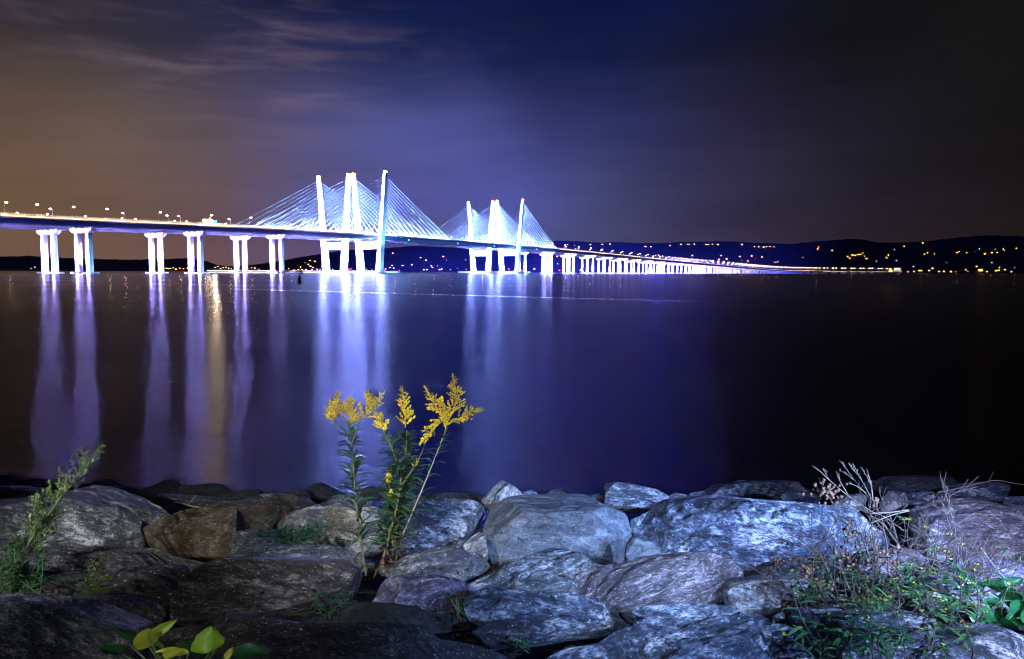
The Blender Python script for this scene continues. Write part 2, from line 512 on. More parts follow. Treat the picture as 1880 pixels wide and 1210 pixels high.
def _catmull(P, n=24):
    P = [np.array(p, float) for p in P]; out = []
    for i in range(1, len(P) - 2):
        for k in range(n):
            t = k / n
            a, b, c, d = P[i - 1], P[i], P[i + 1], P[i + 2]
            ta = np.linalg.norm(b - a) ** .5; tb = ta + np.linalg.norm(c - b) ** .5; tc_ = tb + np.linalg.norm(d - c) ** .5
            tt = ta + t * (tb - ta)
            A1 = (ta - tt) / ta * a + tt / ta * b; A2 = (tb - tt) / (tb - ta) * b + (tt - ta) / (tb - ta) * c; A3 = (tc_ - tt) / (tc_ - tb) * c + (tt - tb) / (tc_ - tb) * d
            B1 = (tb - tt) / tb * A1 + tt / tb * A2; B2 = (tc_ - tt) / (tc_ - ta) * A2 + (tt - ta) / (tc_ - ta) * A3
            out.append((tb - tt) / (tb - ta) * B1 + (tt - ta) / (tb - ta) * B2)
    out.append(P[-2])
    return np.array(out)


_path = _catmull(_ctrl)
_arc = np.concatenate([[0], np.cumsum(np.linalg.norm(np.diff(_path, axis=0), axis=1))])
_s0 = _arc[int(np.argmin(np.linalg.norm(_path - T1, axis=1)))]
_arc -= _s0


def road_z(s):
    xs = [-900, -520, -371, -264, -157, 0, 366, 600, 1310, 2031, 3404, 4300, 5300, 7000]
    zs = [36, 38.5, 40.5, 43.5, 45.5, 46.5, 46.5, 45, 37.5, 32, 20.5, 15.5, 12.5, 12]
    # smoothed piecewise-linear grade
    return float(np.mean([np.interp(s + d, xs, zs) for d in (-90, -45, 0, 45, 90)]))


def frame(s):
    x = np.interp(s, _arc, _path[:, 0]); y = np.interp(s, _arc, _path[:, 1])
    x2 = np.interp(s + 4, _arc, _path[:, 0]); y2 = np.interp(s + 4, _arc, _path[:, 1])
    x1 = np.interp(s - 4, _arc, _path[:, 0]); y1 = np.interp(s - 4, _arc, _path[:, 1])
    d = np.array([x2 - x1, y2 - y1]); d /= np.linalg.norm(d)
    return np.array([x, y]), d, np.array([d[1], -d[0]])


def BP(s, w, z):
    p, d, n = frame(s); q = p + n * w
    return np.array([q[0], q[1], z])


def s_at(px, w, z=45):
    S_BEG = -690.0
    """station where the line at offset w crosses the vertical plane of image column px"""
    best = None
    r = ray(px, 420); k = r[0] / r[1]
    ss = np.arange(S_BEG, 1500, 1.0)
    v = [abs(BP(s, w, z)[0] / BP(s, w, z)[1] - k) for s in ss]
    return float(ss[int(np.argmin(v))])


NEAR_P = {1: [s_at(-150, 27.5), s_at(153, 27.5), s_at(358, 27.5), s_at(508, 27.5)], -1: [s_at(-190, -27.5), s_at(90, -27.5), s_at(285, -27.5), s_at(440, -27.5)]}
concrete = simple_mat('pale_concrete', (0.62, 0.62, 0.62), 0.7, 0, 0.08, 0.35, 0.05)
steel = simple_mat('dark_girder_steel', (0.10, 0.10, 0.12), 0.55, 0, 0.2, 0.3, 0.05)
asphalt = simple_mat('asphalt', (0.05, 0.05, 0.05), 0.9, 0, 0.3, 0.8, 0.1)
barrier_m = simple_mat('barrier_concrete', (0.55, 0.52, 0.48), 0.75, 0, 0.15, 0.6, 0.05)
cable_m = simple_mat('grey_cable_sheath', (0.045, 0.05, 0.06), 0.5, 0, 0.05, 0.5, 0.0)
fender_m = simple_mat('dark_fender_timber', (0.06, 0.055, 0.05), 0.85, 0, 0.3, 0.6, 0.1)
pole_m = simple_mat('galvanised_pole', (0.45, 0.45, 0.45), 0.5, 0.2, 0.1, 2.0, 0.0)
rail_m = simple_mat('painted_rail', (0.5, 0.5, 0.5), 0.5, 0, 0.1, 1.0, 0.0)
lamp_em = emit_mat('lamp_glow', (1.0, 0.68, 0.34), 32.0)
amber_em = emit_mat('amber_beacon_glow', (1.0, 0.36, 0.06), 26.0)
red_em = emit_mat('red_beacon_glow', (1.0, 0.10, 0.05), 20.0)

VIOLET = (0.34, 0.28, 1.0)
CYAN = (0.10, 0.36, 1.0)
WC = 27.5        # deck centre to bridge axis
S_END = float(_arc[-1]) - 5
S_BEG = -690.0


def sweep(stations, prof, zoff=None):
    """prof: list of (w, dz) closed section; returns loops along the bridge"""
    loops = []
    for s in stations:
        z = road_z(s)
        loops.append([BP(s, w, z + dz) for w, dz in prof])
    return loops


STA = sorted(set([float(x) for x in np.concatenate([np.arange(S_BEG, 1500, 20), np.arange(1500, S_END, 60), [S_END]])]))
FAR_P = list(523 + 107 * np.arange(0, 43))
FAR_P = [s for s in FAR_P if s < S_END - 60]


def leg_w(outer, z):
    """distance of a pylon leg's axis from the bridge axis at height z"""
    t = z / 120.0
    return (42.0 + 10.5 * t) if outer else (13.8 - 9.6 * t)


def pier_parts(par, sgn, s, big):
    """one pier of a deck: two columns, hammerhead cap, pile cap at the water"""
    zt = road_z(s) - 5.4
    p, d, n = frame(s)
    dist = math.hypot(*p)
    nseg = 12 if dist < 1600 else 6
    pe = empty('pier', BP(s, sgn * WC, 0), 0, par)
    rot = math.atan2(d[1], d[0]); pe.rotation_euler = (0, 0, rot)   # local x runs along the bridge, local -y to its near side
    capd = min(4.0, zt * 0.25)
    for k in (-1, 1):
        mb = MB(); loops = []
        for z, sc in ((1.4, 1.0), (zt - capd + 0.01, 0.94)):
            loops.append([(2.1 * sc * math.copysign(abs(math.cos(a)) ** .32, math.cos(a)), k * 6.6 + 2.0 * sc * math.copysign(abs(math.sin(a)) ** .32, math.sin(a)), z) for a in [2 * pi * i / nseg for i in range(nseg)]])
        mb.loft(loops)
        mb.build('column', concrete, pe, smooth=False)
    mb = MB()
    y0, y1, y2 = 9.6, 12.8, 13.4
    z0, z1, z2, z3 = zt - capd, zt - capd * 0.55, zt - capd * 0.2, zt
    loops = []
    for x, f in ((-2.6, 0.94), (-2.2, 1.0), (2.2, 1.0), (2.6, 0.94)):
        loops.append([(x, -y0 * f, z0), (x, y0 * f, z0), (x, y1 * f, z1), (x, y2 * f, z2), (x, y2 * f, z3 - .35), (x, -y2 * f, z3 - .35), (x, -y2 * f, z2), (x, -y1 * f, z1)])
    mb.loft(loops)
    for yy in (-13 / 1.25, -4.2, 4.2, 13 / 1.25): mb.box((0, yy, z3 + 0.1), (1.8, 1.6, 0.9))
    mb.build('pier_cap', concrete, pe, smooth=False)
    mb = MB(); loops = []
    for z, f in ((-3, 1), (1.1, 1), (1.4, .97)):
        loops.append([(-6 * f, -9 * f, z), (-3 * f, -12.5 * f, z), (3 * f, -12.5 * f, z), (6 * f, -9 * f, z), (6 * f, 9 * f, z), (3 * f, 12.5 * f, z), (-3 * f, 12.5 * f, z), (-6 * f, 9 * f, z)])
    mb.loft(loops)
    mb.build('pile_cap', concrete, pe, smooth=False)


def fender(par, sgn, s, hx, hy):
    pe = empty('fender', BP(s, sgn * WC, 0), 0, par)
    p, d, n = frame(s); pe.rotation_euler = (0, 0, math.atan2(d[1], d[0]))
    posts = MB()
    for sx in np.arange(-hx, hx + .1, 3.0):
        for yy in (-hy, hy): posts.box((sx, yy, 0.6), (0.9, 0.9, 5.0))
    for sy in np.arange(-hy + 3, hy - 2.9, 3.0):
        for xx in (-hx, hx): posts.box((xx, sy, 0.6), (0.9, 0.9, 5.0))
    posts.build('fender_pile', fender_m, pe, smooth=False)['kind'] = 'stuff'
    rl = MB()
    for z in (1.2, 2.95):
        rl.box((0, -hy - .6, z), (2 * hx + 2, 0.5, 0.5)); rl.box((0, hy + .6, z), (2 * hx + 2, 0.5, 0.5))
        rl.box((-hx - .6, 0, z), (0.5, 2 * hy, 0.5)); rl.box((hx + .6, 0, z), (0.5, 2 * hy, 0.5))
    rl.build('fender_rail', concrete, pe, smooth=False)


def pylon(par, sgn, s0, beacons):
    pe = empty('pylon', BP(s0, 0, 0), 0, par)
    p, d, n = frame(s0); rot = math.atan2(d[1], d[0]); pe.rotation_euler = (0, 0, rot)
    # local x along the bridge, local y = -w
    for outer in (True, False):
        mb = MB(); loops = []
        for z in (3.0, 20, 38, 50, 75, 100, 120):
            t = z / 120.0
            L = 9.6 * (1 - t) + 5.6 * t; T = 6.0 * (1 - t) + 3.6 * t
            c = 0.9; w = sgn * leg_w(outer, z)
            xs = [(-L / 2 + c, -T / 2), (L / 2 - c, -T / 2), (L / 2, -T / 2 + c), (L / 2, T / 2 - c), (L / 2 - c, T / 2), (-L / 2 + c, T / 2), (-L / 2, T / 2 - c), (-L / 2, -T / 2 + c)]
            loops.append([(x, -w + y, z) for x, y in xs])
        mb.loft(loops)
        mb.build('leg', concrete, pe, smooth=False)
    mb = MB()
    za, zb = 30.0, 39.0
    wo0, wi0, wo1, wi1 = leg_w(True, za) - 2.6, leg_w(False, za) + 2.6, leg_w(True, zb) - 2.6, leg_w(False, zb) + 2.6
    loops = []
    for x in (-3.4, 3.4):
        loops.append([(x, -sgn * wi0, za), (x, -sgn * wo0, za), (x, -sgn * wo1, zb), (x, -sgn * wi1, zb)])
    mb.loft(loops); mb.build('crossbeam', concrete, pe, smooth=False)
    mb = MB(); loops = []
    for z, f in ((-3, 1), (2.2, 1), (3.0, .97)):
        loops.append([(x * f, -sgn * WC + y * f, z) for x, y in ((-9, -20), (-5, -23), (5, -23), (9, -20), (9, 20), (5, 23), (-5, 23), (-9, 20))])
    mb.loft(loops); mb.build('pile_cap', concrete, pe, smooth=False)
    for outer, mt in zip((True, False), beacons):
        mb = MB(); w = sgn * leg_w(outer, 120)
        for dx in (-1.7, 1.7):
            mb.tube([(dx, -w, 120), (dx, -w, 120.9)], 0.25, 6, 0)
            mb.sphere((dx, -w, 121.9), 1.35, 8, 6, 1)
        mb.build('beacon', [steel, mt], pe)


def build_span(sgn, name, label, beacons):
    root = empty(name, (T1[0], T1[1], 0))
    tag(root, label, 'bridge', 'the two parallel bridges over the river')
    root.location = (0, 0, 0)
    c = sgn * WC; h = 15.3
    # deck slab
    mb = MB()
    mb.loft(sweep(STA, [(c - h, -0.15), (c + h, -0.15), (c + h, -0.7), (c + h - 2.2, -1.1), (c - h + 2.2, -1.1), (c - h, -0.7)]))
    dk = mb.build('deck', [steel], root, smooth=False)
    mb = MB()
    mb.loft(sweep(STA, [(c - h + .6, -0.14), (c + h - .6, -0.14), (c + h - .6, -0.02), (c - h + .6, -0.02)]))
    mb.build('roadway', asphalt, dk, smooth=False)
    mb = MB()
    for w in (-12.6, -4.2, 4.2, 12.6):
        mb.loft(sweep(STA, [(c + w - .25, -1.12), (c + w + .25, -1.12), (c + w + .25, -4.6), (c + w + .7, -4.65), (c + w + .7, -4.9), (c + w - .7, -4.9), (c + w - .7, -4.65), (c + w - .25, -4.6)]))
    for s in np.arange(S_BEG + 5, 1500, 9.0):
        a = [BP(s, c - 12.3, road_z(s) - 2.6), BP(s, c + 12.3, road_z(s) - 2.6)]
        mb.tube(a, 0.45, 4)
    mb.build('girder', steel, root, smooth=False)
    for e in (-1, 1):
        mb = MB(); w = c + e * (h - .25)
        mb.loft(sweep(STA, [(w - .22, -0.14), (w + .22, -0.14), (w + .15, 1.1), (w - .15, 1.1)]))
        b = mb.build('barrier', barrier_m, dk, smooth=False)
        mb = MB()
        st = [s for s in STA if s < 1500]
        for zz in (1.5, 1.9, 2.3):
            mb.loft(sweep(st, [(w - .06, zz - .06), (w + .06, zz - .06), (w + .06, zz + .06), (w - .06, zz + .06)]))
        for s in np.arange(S_BEG, 900, 3.0):
            p, d, n = frame(s); q = BP(s, w, road_z(s) + 1.7)
            mb.box(q, (0.12, 0.12, 1.3), math.atan2(d[1], d[0]))
        mb.build('railing', rail_m, dk, smooth=False)
    for s in NEAR_P[sgn] + FAR_P:
        pier_parts(root, sgn, s, True)
    for s0, bc in zip((0, 366), beacons):
        pylon(root, sgn, s0, bc)
        for outer in (True, False):
            for side in (-1, 1):
                for k in range(12):
                    za = 78 + 3.45 * k
                    ds = 20 + 12.3 * k
                    wl = sgn * leg_w(outer, za); wd = sgn * (leg_w(outer, 46) + (-1.6 if outer else 1.6))
                    a = BP(s0 + side * 2.0, wl, za); b = BP(s0 + side * ds, wd, road_z(s0 + side * ds) + 0.2)
                    mb = MB(); mb.tube([a, b], CABLE_R, 6)
                    mb.build('cable', cable_m, root)
        fender(root, sgn, s0, 24, 30)
    fender(root, sgn, -157, 16, 22)
    return root


CABLE_R = 0.27
AM, RD = amber_em, red_em
near_bridge = build_span(1, 'cable_stayed_bridge', 'floodlit cable-stayed bridge nearest the shore rocks, its lamp-lit outer railing in plain view', ((AM, AM), (RD, AM)))
far_bridge = build_span(-1, 'cable_stayed_bridge', 'floodlit cable-stayed bridge standing behind its nearer twin, seen through the twin\'s cables', ((AM, AM), (AM, RD)))


# floodlights on the pile caps and decks (real lamps of the place)
K = 1.0
KP = 70.0
for sgn in (1, -1):
    for s in NEAR_P[sgn] + FAR_P:
        p, d, n = frame(s); zt = road_z(s) - 5
        c = BP(s, sgn * WC, 0)
        D = math.hypot(c[0], c[1])
        r = max(9.0, zt * 0.60)
        KP = 48.0 * (1.0 if s < -300 else 1.35 if s < -200 else 2.3) if s < 300 else 55.0 * max(.10, min(1.0, (1400.0 / D) ** 1.6))
        a1 = math.atan2(1.0 - 6.0, r + 2); a2 = math.atan2(zt - 7.0 - 6.0, r + 2)
        ang = math.degrees(a2 - a1); zc = 6.0 + (r + 2) * math.tan((a1 + a2) / 2)
        for off in ((-6.6, 6.6) if s < 300 else (0,)):
            q = BP(s, sgn * WC + off, 0)
            spot('pier_floodlight', BP(s - r - 2, sgn * WC + off, 6.0), (q[0], q[1], zc), KP * 90000 * (r / 18.0) ** 2 * (.6 if off else 1), VIOLET, ang, 0.12)
        if D < 2600:
            l2 = BP(s + 2, sgn * WC + r + 9, 2.0)
            spot('pier_floodlight', l2, (c[0], c[1], zt * 0.42), 2.2 * 9000 * ((r + 4) / 18.0) ** 2, CYAN, 62, 0.5)
        if D < 1600:
            l3 = BP(s - r - 6, sgn * WC + 4, 6.0)
            spot('pier_cap_light', l3, (c[0], c[1], zt), 9000 * (r / 18.0) ** 2, (0.36, 0.34, 1.0), 60, 0.8)
    for s0 in (0, 366):
        c = BP(s0, sgn * WC, 0)
        KT = 30.0 if s0 == 0 else 58.0
        # below the deck
        spot('pylon_floodlight', BP(s0 - 32, sgn * WC, 8), BP(s0, sgn * WC, 24), KT * 420000, (0.20, 0.26, 1.0), 110, 0.5)
        spot('pylon_floodlight', BP(s0 + 6, sgn * WC + 46, 2), BP(s0, sgn * WC, 26), 90000, CYAN, 110, 0.5)
        # above it
        spot('pylon_floodlight', BP(s0 - 46, sgn * WC, 48), BP(s0, sgn * WC, 92), KT * 900000, (0.17, 0.27, 1.0), 100, 0.5)
        spot('pylon_floodlight', BP(s0 + 10, sgn * WC + 52, 30), BP(s0, sgn * WC, 92), 210000, CYAN, 100, 0.5)
        # strips along the cable anchorages
        for outer in (True, False):
            for side in (-1, 1):
                wd = sgn * (leg_w(outer, 46) - (1.0 if outer else -1.0))
                dl = bpy.data.lights.new('cable_strip_light', 'AREA'); dl.shape = 'RECTANGLE'; dl.size = 140.0; dl.size_y = 0.6
                dl.energy = K * 1350000; dl.color = (0.32, 0.52, 1.0)
                o = bpy.data.objects.new('cable_strip_light', dl); COL.objects.link(o)
                dd = BP(s0 + side * 160, wd, 0) - BP(s0, wd, 0)
                o.location = BP(s0 + side * 84, wd, 47.8) + np.array([0, 0, 0])
                pn, dn, nn = frame(s0)
                # emits upwards
                o.rotation_euler = (pi, 0, math.atan2(dn[1], dn[0]))
# added floating blue spots, aimed past the bridge to tint the far hills
for s0, tx, w_ in ((520, -100, 1.0), (1000, 1300, 0.55)):
    c = BP(s0, 60, 120)
    spot('hill_tint_light', c, (tx, 7000, 150), 2.6e10 * w_, (0.035, 0.05, 1.0), 40, 1.0, 3.0)


# ------------------------------------------------------------------ street lamps on the decks
def make_lamp():
    root = empty('street_lamp', (0, 0, 0))
    mb = MB()
    mb.tube([(0, 0, 0), (0, 0, 4), (0, 0, 8.2), (0.3, 0, 8.9), (1.0, 0, 9.3), (2.2, 0, 9.5)], [0.2, 0.16, 0.12, 0.11, 0.1, 0.09], 6)
    mb.box((0, 0, 0.2), (0.6, 0.6, 0.4))
    mb.build('pole', pole_m, root)
    mb = MB()
    mb.loft([[(2.0, -.3, 9.62), (3.0, -.35, 9.62), (3.0, .35, 9.62), (2.0, .3, 9.62)], [(2.1, -.2, 9.75), (2.9, -.22, 9.78), (2.9, .22, 9.78), (2.1, .2, 9.75)]])
    mb.build('lamp_head', pole_m, root, smooth=False)
    mb = MB(); mb.sphere((2.5, 0, 9.3), 0.95, 8, 6, 0, 0.55)
    mb.build('bulb', lamp_em, root)
    return root


lamp0 = make_lamp()
first = [True]
# added strips floating off the deck edge: warm on barrier, blue on girders
for a_, b_, st_, dz_, wm_, cl_ in ((-690, 10, 50.0, 1.6, 46.0, (1.0, 0.74, 0.50)), (540, 5600, 110.0, 1.6, 46.0, (1.0, 0.70, 0.42)), (-690, -150, 54.0, -3.4, 13.0, (0.05, 0.10, 1.0)), (-150, 530, 68.0, -3.0, 34.0, (0.07, 0.20, 1.0)), (530, 1600, 107.0, -3.4, 12.0, (0.05, 0.10, 1.0))):
    for s in np.arange(a_, b_, st_):
        p, d, n = frame(s + st_ / 2); w = WC + 15.3 + 1.5
        dl = bpy.data.lights.new('deck_edge_fill_light', 'AREA'); dl.shape = 'RECTANGLE'; dl.size = st_; dl.size_y = 0.1
        dl.energy = wm_ * st_; dl.color = cl_
        o = bpy.data.objects.new('deck_edge_fill_light', dl); COL.objects.link(o)
        o.location = BP(s + st_ / 2, w, road_z(s + st_ / 2) + dz_)
        X = Vector((d[0], d[1], (road_z(s + st_) - road_z(s)) / st_)).normalized(); Z = Vector((n[0], n[1], 0.35)).normalized(); Y = Z.cross(X).normalized(); Z = X.cross(Y)
        o.matrix_world = Matrix(((X.x, Y.x, Z.x, o.location.x), (X.y, Y.y, Z.y, o.location.y), (X.z, Y.z, Z.z, o.location.z), (0, 0, 0, 1)))


def put_lamp(s, w, face, label, scale=1.0, light=0, group='street lamps along the bridge decks'):
    o = lamp0 if first[0] else copy_tree(lamp0)
    first[0] = False
    p, d, n = frame(s)
    b = BP(s, w, road_z(s) - 0.02)
    o.location = b
    o.rotation_euler = (0, 0, math.atan2(n[1] * face, n[0] * face))
    o.scale = (scale,) * 3
    tag(o, label, 'street lamp', group)


ordn = ['leftmost', 'second from left', 'third from left', 'fourth from left', 'fifth from left', 'sixth from left', 'seventh from left', 'eighth from left', 'ninth from left', 'tenth from left']
for i, px in enumerate((11, 65, 132, 195, 291, 386, 457)):
    put_lamp(s_at(px, 42), 42.2, 1, 'bright street lamp leaning over the near railing of the left approach, %s' % ordn[i], 1.0, 1200)
for i, px in enumerate((97, 231, 311, 331, 424)):
    put_lamp(s_at(px, 13), 13.0, -1, 'street lamp on the inner edge of the left approach, %s in its row' % ordn[i], 1.0, 900)
for i, px in enumerate((37, 92, 161, 228, 253, 325, 345, 418)):
    put_lamp(s_at(px, -42), -42.2, -1, 'dim street lamp on the far barrier beyond both decks, %s in its row' % ordn[i], 0.9)
for sgn in (1, -1):
    for k, s in enumerate(np.arange(-120, 520, 46)):
        if min(abs(s), abs(s - 366)) < 10: s += 14
        put_lamp(s, sgn * 15.2, 1 if sgn > 0 else -1, 'white street lamp shining among the stay cables of the %s bridge' % ('near' if sgn > 0 else 'far'), 0.8, 0, 'street lamps among the stay cables')
for w, face in ((42.2, -1), (13.0, 1), (-42.2, 1)):
    for k, s in enumerate(list(np.arange(560, 1900, 68)) + list(np.arange(1900, 5700, 100))):
        D = math.hypot(*frame(s)[0])
        put_lamp(s + (w * 0.3), w, face, 'right-approach street lamp on the %s' % {42.2: 'near barrier', 13.0: 'near deck\'s median side', -42.2: 'far barrier'}[w], 1.0 if s < 1200 else 1.0 + (s - 1200) / 2600, 700 if (w > 40 and s < 1900) else 0, 'street lamps on the right approach')

# row of lit roadway: cars standing with lamps on
car_paints = [simple_mat('car_paint_' + n_, c_, 0.3, 0.3, 0.05, 1.0, 0.0) for n_, c_ in (('silver', (0.4, 0.4, 0.42)), ('dark', (0.04, 0.04, 0.05)), ('white', (0.7, 0.7, 0.7)), ('red', (0.35, 0.03, 0.03)))]
glass_m = simple_mat('car_glass', (0.02, 0.02, 0.025), 0.1, 0, 0.1, 1.0, 0.0)
tyre_m = simple_mat('tyre_rubber', (0.02, 0.02, 0.02), 0.9, 0, 0.1, 4.0, 0.0)
head_em = emit_mat('headlight_glow', (1.0, 0.75, 0.42), 120.0)
tail_em = emit_mat('tail_light_glow', (1.0, 0.06, 0.03), 60.0)


def make_car(paint, name='car'):
    root = empty(name, (0, 0, 0))
    mb = MB()
    prof = [(-2.2, .35), (2.2, .35), (2.25, .75), (1.3, .95), (.6, 1.45), (-1.2, 1.48), (-1.9, 1.0), (-2.25, .9)]
    loops = []
    for y, f in ((-.88, 0.93), (-.8, 1), (.8, 1), (.88, .93)):
        loops.append([(x, y if z < 1.1 else y * .82, .35 + (z - .35) * f) for x, z in prof])
    mb.loft(loops); mb.build('body', paint, root, smooth=False)
    mb = MB()
    for sy in (-1, 1):
        mb.loft([[(x, sy * .77, z) for x, z in ((-1.6, 1.0), (1.05, 1.0), (.55, 1.38), (-1.15, 1.4))], [(x, sy * .8, z) for x, z in ((-1.6, 1.0), (1.05, 1.0), (.55, 1.38), (-1.15, 1.4))]])
    mb.build('window', glass_m, root, smooth=False)
    for x in (-1.4, 1.4):
        for y in (-.8, .8):
            mb = MB(); mb.tube([(x, y - .1, .33), (x, y + .1, .33)], .33, 10); mb.build('wheel', tyre_m, root)
    for y in (-.62, .62):
        mb = MB(); mb.sphere((2.2, y, .68), .26, 6, 4, 0, .7); mb.build('headlight', head_em, root)
        mb = MB(); mb.sphere((-2.2, y, .82), .2, 6, 4, 0, .7); mb.build('tail_light', tail_em, root)
    return root


cars = [make_car(p) for p in car_paints]
car_used = [False] * 4
pn = ['silver', 'dark', 'white', 'red']
rc = random.Random(3)
for k, s in enumerate([-480, -430, -330, -285, -190, 610, 690, 760, 870, 935, 1060, 1150, 1200, 1380, 1500, 1640, 1790, 1960, 2150, 2380, 2620, 2900, 3200, 3550, 3900, 4200, 4500, 4800]):
    i = k % 4
    o = cars[i] if not car_used[i] else copy_tree(cars[i])
    car_used[i] = True
    toward = k % 3 != 1
    p, d, n = frame(s); w = 38.0 if toward else 31.0
    o.location = BP(s, w, road_z(s))
    o.rotation_euler = (0, 0, math.atan2(d[1], d[0]) + (pi if toward else 0))
    tag(o, '%s car on the %s approach, %s' % (pn[i], 'left' if s < 0 else 'right', 'headlights towards the shore' if toward else 'tail lights towards the shore'), 'car', 'cars on the bridge')


# ------------------------------------------------------------------ work truck with floodlights, and blue-green sign boards
def make_truck():
    s = s_at(381, 36); p, d, n = frame(s)
    root = empty('work_truck', BP(s, 37, road_z(s)), math.atan2(d[1], d[0]))
    tag(root, 'work truck with a blazing warm floodlight rack, stopped on the left approach', 'truck')
    wm = simple_mat('truck_white', (0.7, 0.7, 0.68), 0.4, 0, 0.05, 1, 0)
    mb = MB(); mb.loft([[(5.2, -1.2, .7), (7.2, -1.2, .7), (7.3, -1.2, 1.7), (6.6, -1.15, 2.9), (5.2, -1.15, 3.0)], [(5.2, 1.2, .7), (7.2, 1.2, .7), (7.3, 1.2, 1.7), (6.6, 1.15, 2.9), (5.2, 1.15, 3.0)]]); mb.build('cab', wm, root, smooth=False)
    mb = MB(); mb.box((0, 0, 1.0), (10.2, 2.4, .5)); mb.box((0, 0, 2.2), (9.8, 2.3, 1.8)); mb.build('bed', wm, root, smooth=False)
    for x in (-3.6, -2.2, 6.0):
        for y in (-1.1, 1.1):
            mb = MB(); mb.tube([(x, y - .2, .5), (x, y + .2, .5)], .5, 12); mb.build('wheel', tyre_m, root)
    mb = MB()
    for x in (-4, 0, 4): mb.tube([(x, 0, 3.1), (x, 0, 5.4)], .12, 6)
    mb.tube([(-5, 0, 5.4), (5, 0, 5.4)], .12, 6); mb.build('light_mast', pole_m, root)
    em = emit_mat('work_light_glow', (1.0, 0.74, 0.45), 42.0)
    for x in np.linspace(-4.6, 4.6, 6):
        mb = MB(); mb.box((x, -.15, 4.7), (1.55, .4, 1.9)); mb.build('floodlight', em, root, smooth=False)
    dl = bpy.data.lights.new('work_light', 'POINT'); dl.energy = 60000; dl.color = (1, .74, .52); dl.shadow_soft_size = 1.0
    o = bpy.data.objects.new('work_light', dl); COL.objects.link(o); o.location = BP(s, 44.5, road_z(s) + 6)


make_truck()


def sign_board(s, w, label, col, hgt=4.0, wid=3.2):
    p, d, n = frame(s)
    root = empty('sign_board', BP(s, w, road_z(s)), math.atan2(d[1], d[0]))
    tag(root, label, 'sign', 'lit sign boards on the bridge')
    mb = MB(); mb.tube([(0, -1, 0), (0, -1, hgt)], .14, 6); mb.tube([(0, 1, 0), (0, 1, hgt)], .14, 6); mb.build('post', pole_m, root)
    mb = MB(); mb.box((0.2, 0, hgt), (.3, wid, 2.6)); mb.build('frame', steel, root, smooth=False)
    mb = MB(); mb.box((-.05, 0, hgt), (.2, wid - .3, 2.3)); mb.box((0.2, -wid / 2 - .05, hgt), (.26, .1, 2.3)); mb.build('panel', col, root, smooth=False)


cyan_em = emit_mat('cyan_sign_glow', (0.05, 0.55, 0.75), 2.2)
cyan_em2 = emit_mat('teal_light_glow', (0.03, 0.75, 0.55), 7.0)
sign_board(s_at(396, 40), 40, 'square teal lit sign beside the blazing work truck', cyan_em)
sign_board(s_at(500, 40), 40, 'teal lit sign where the leftmost cables meet the deck', cyan_em, 3.5, 3.6)
sign_board(s_at(1057, 40), 40, 'small blue-green lit sign just right of the second pylon group', cyan_em)
for px, t_ in ((750, 'first green light right of the near pylons'), (840, 'green light under mid span before the far pylons'), (907, 'green light below the deck between the far pylon legs'), (985, 'green light under the deck right of the far pylons')):
    s = s_at(px, 40); b = BP(s, 40.6, road_z(s) - 3.2)
    root = empty('navigation_light', b); tag(root, 'small %s' % t_, 'navigation light', 'green lights under the span')
    mb = MB(); mb.tube([(0, 0, 2.4), (0, 0, .6)], .15, 6); mb.build('bracket', steel, root)
    mb = MB(); mb.sphere((0, 0, 0), .9, 8, 6); mb.build('lens', cyan_em2, root)


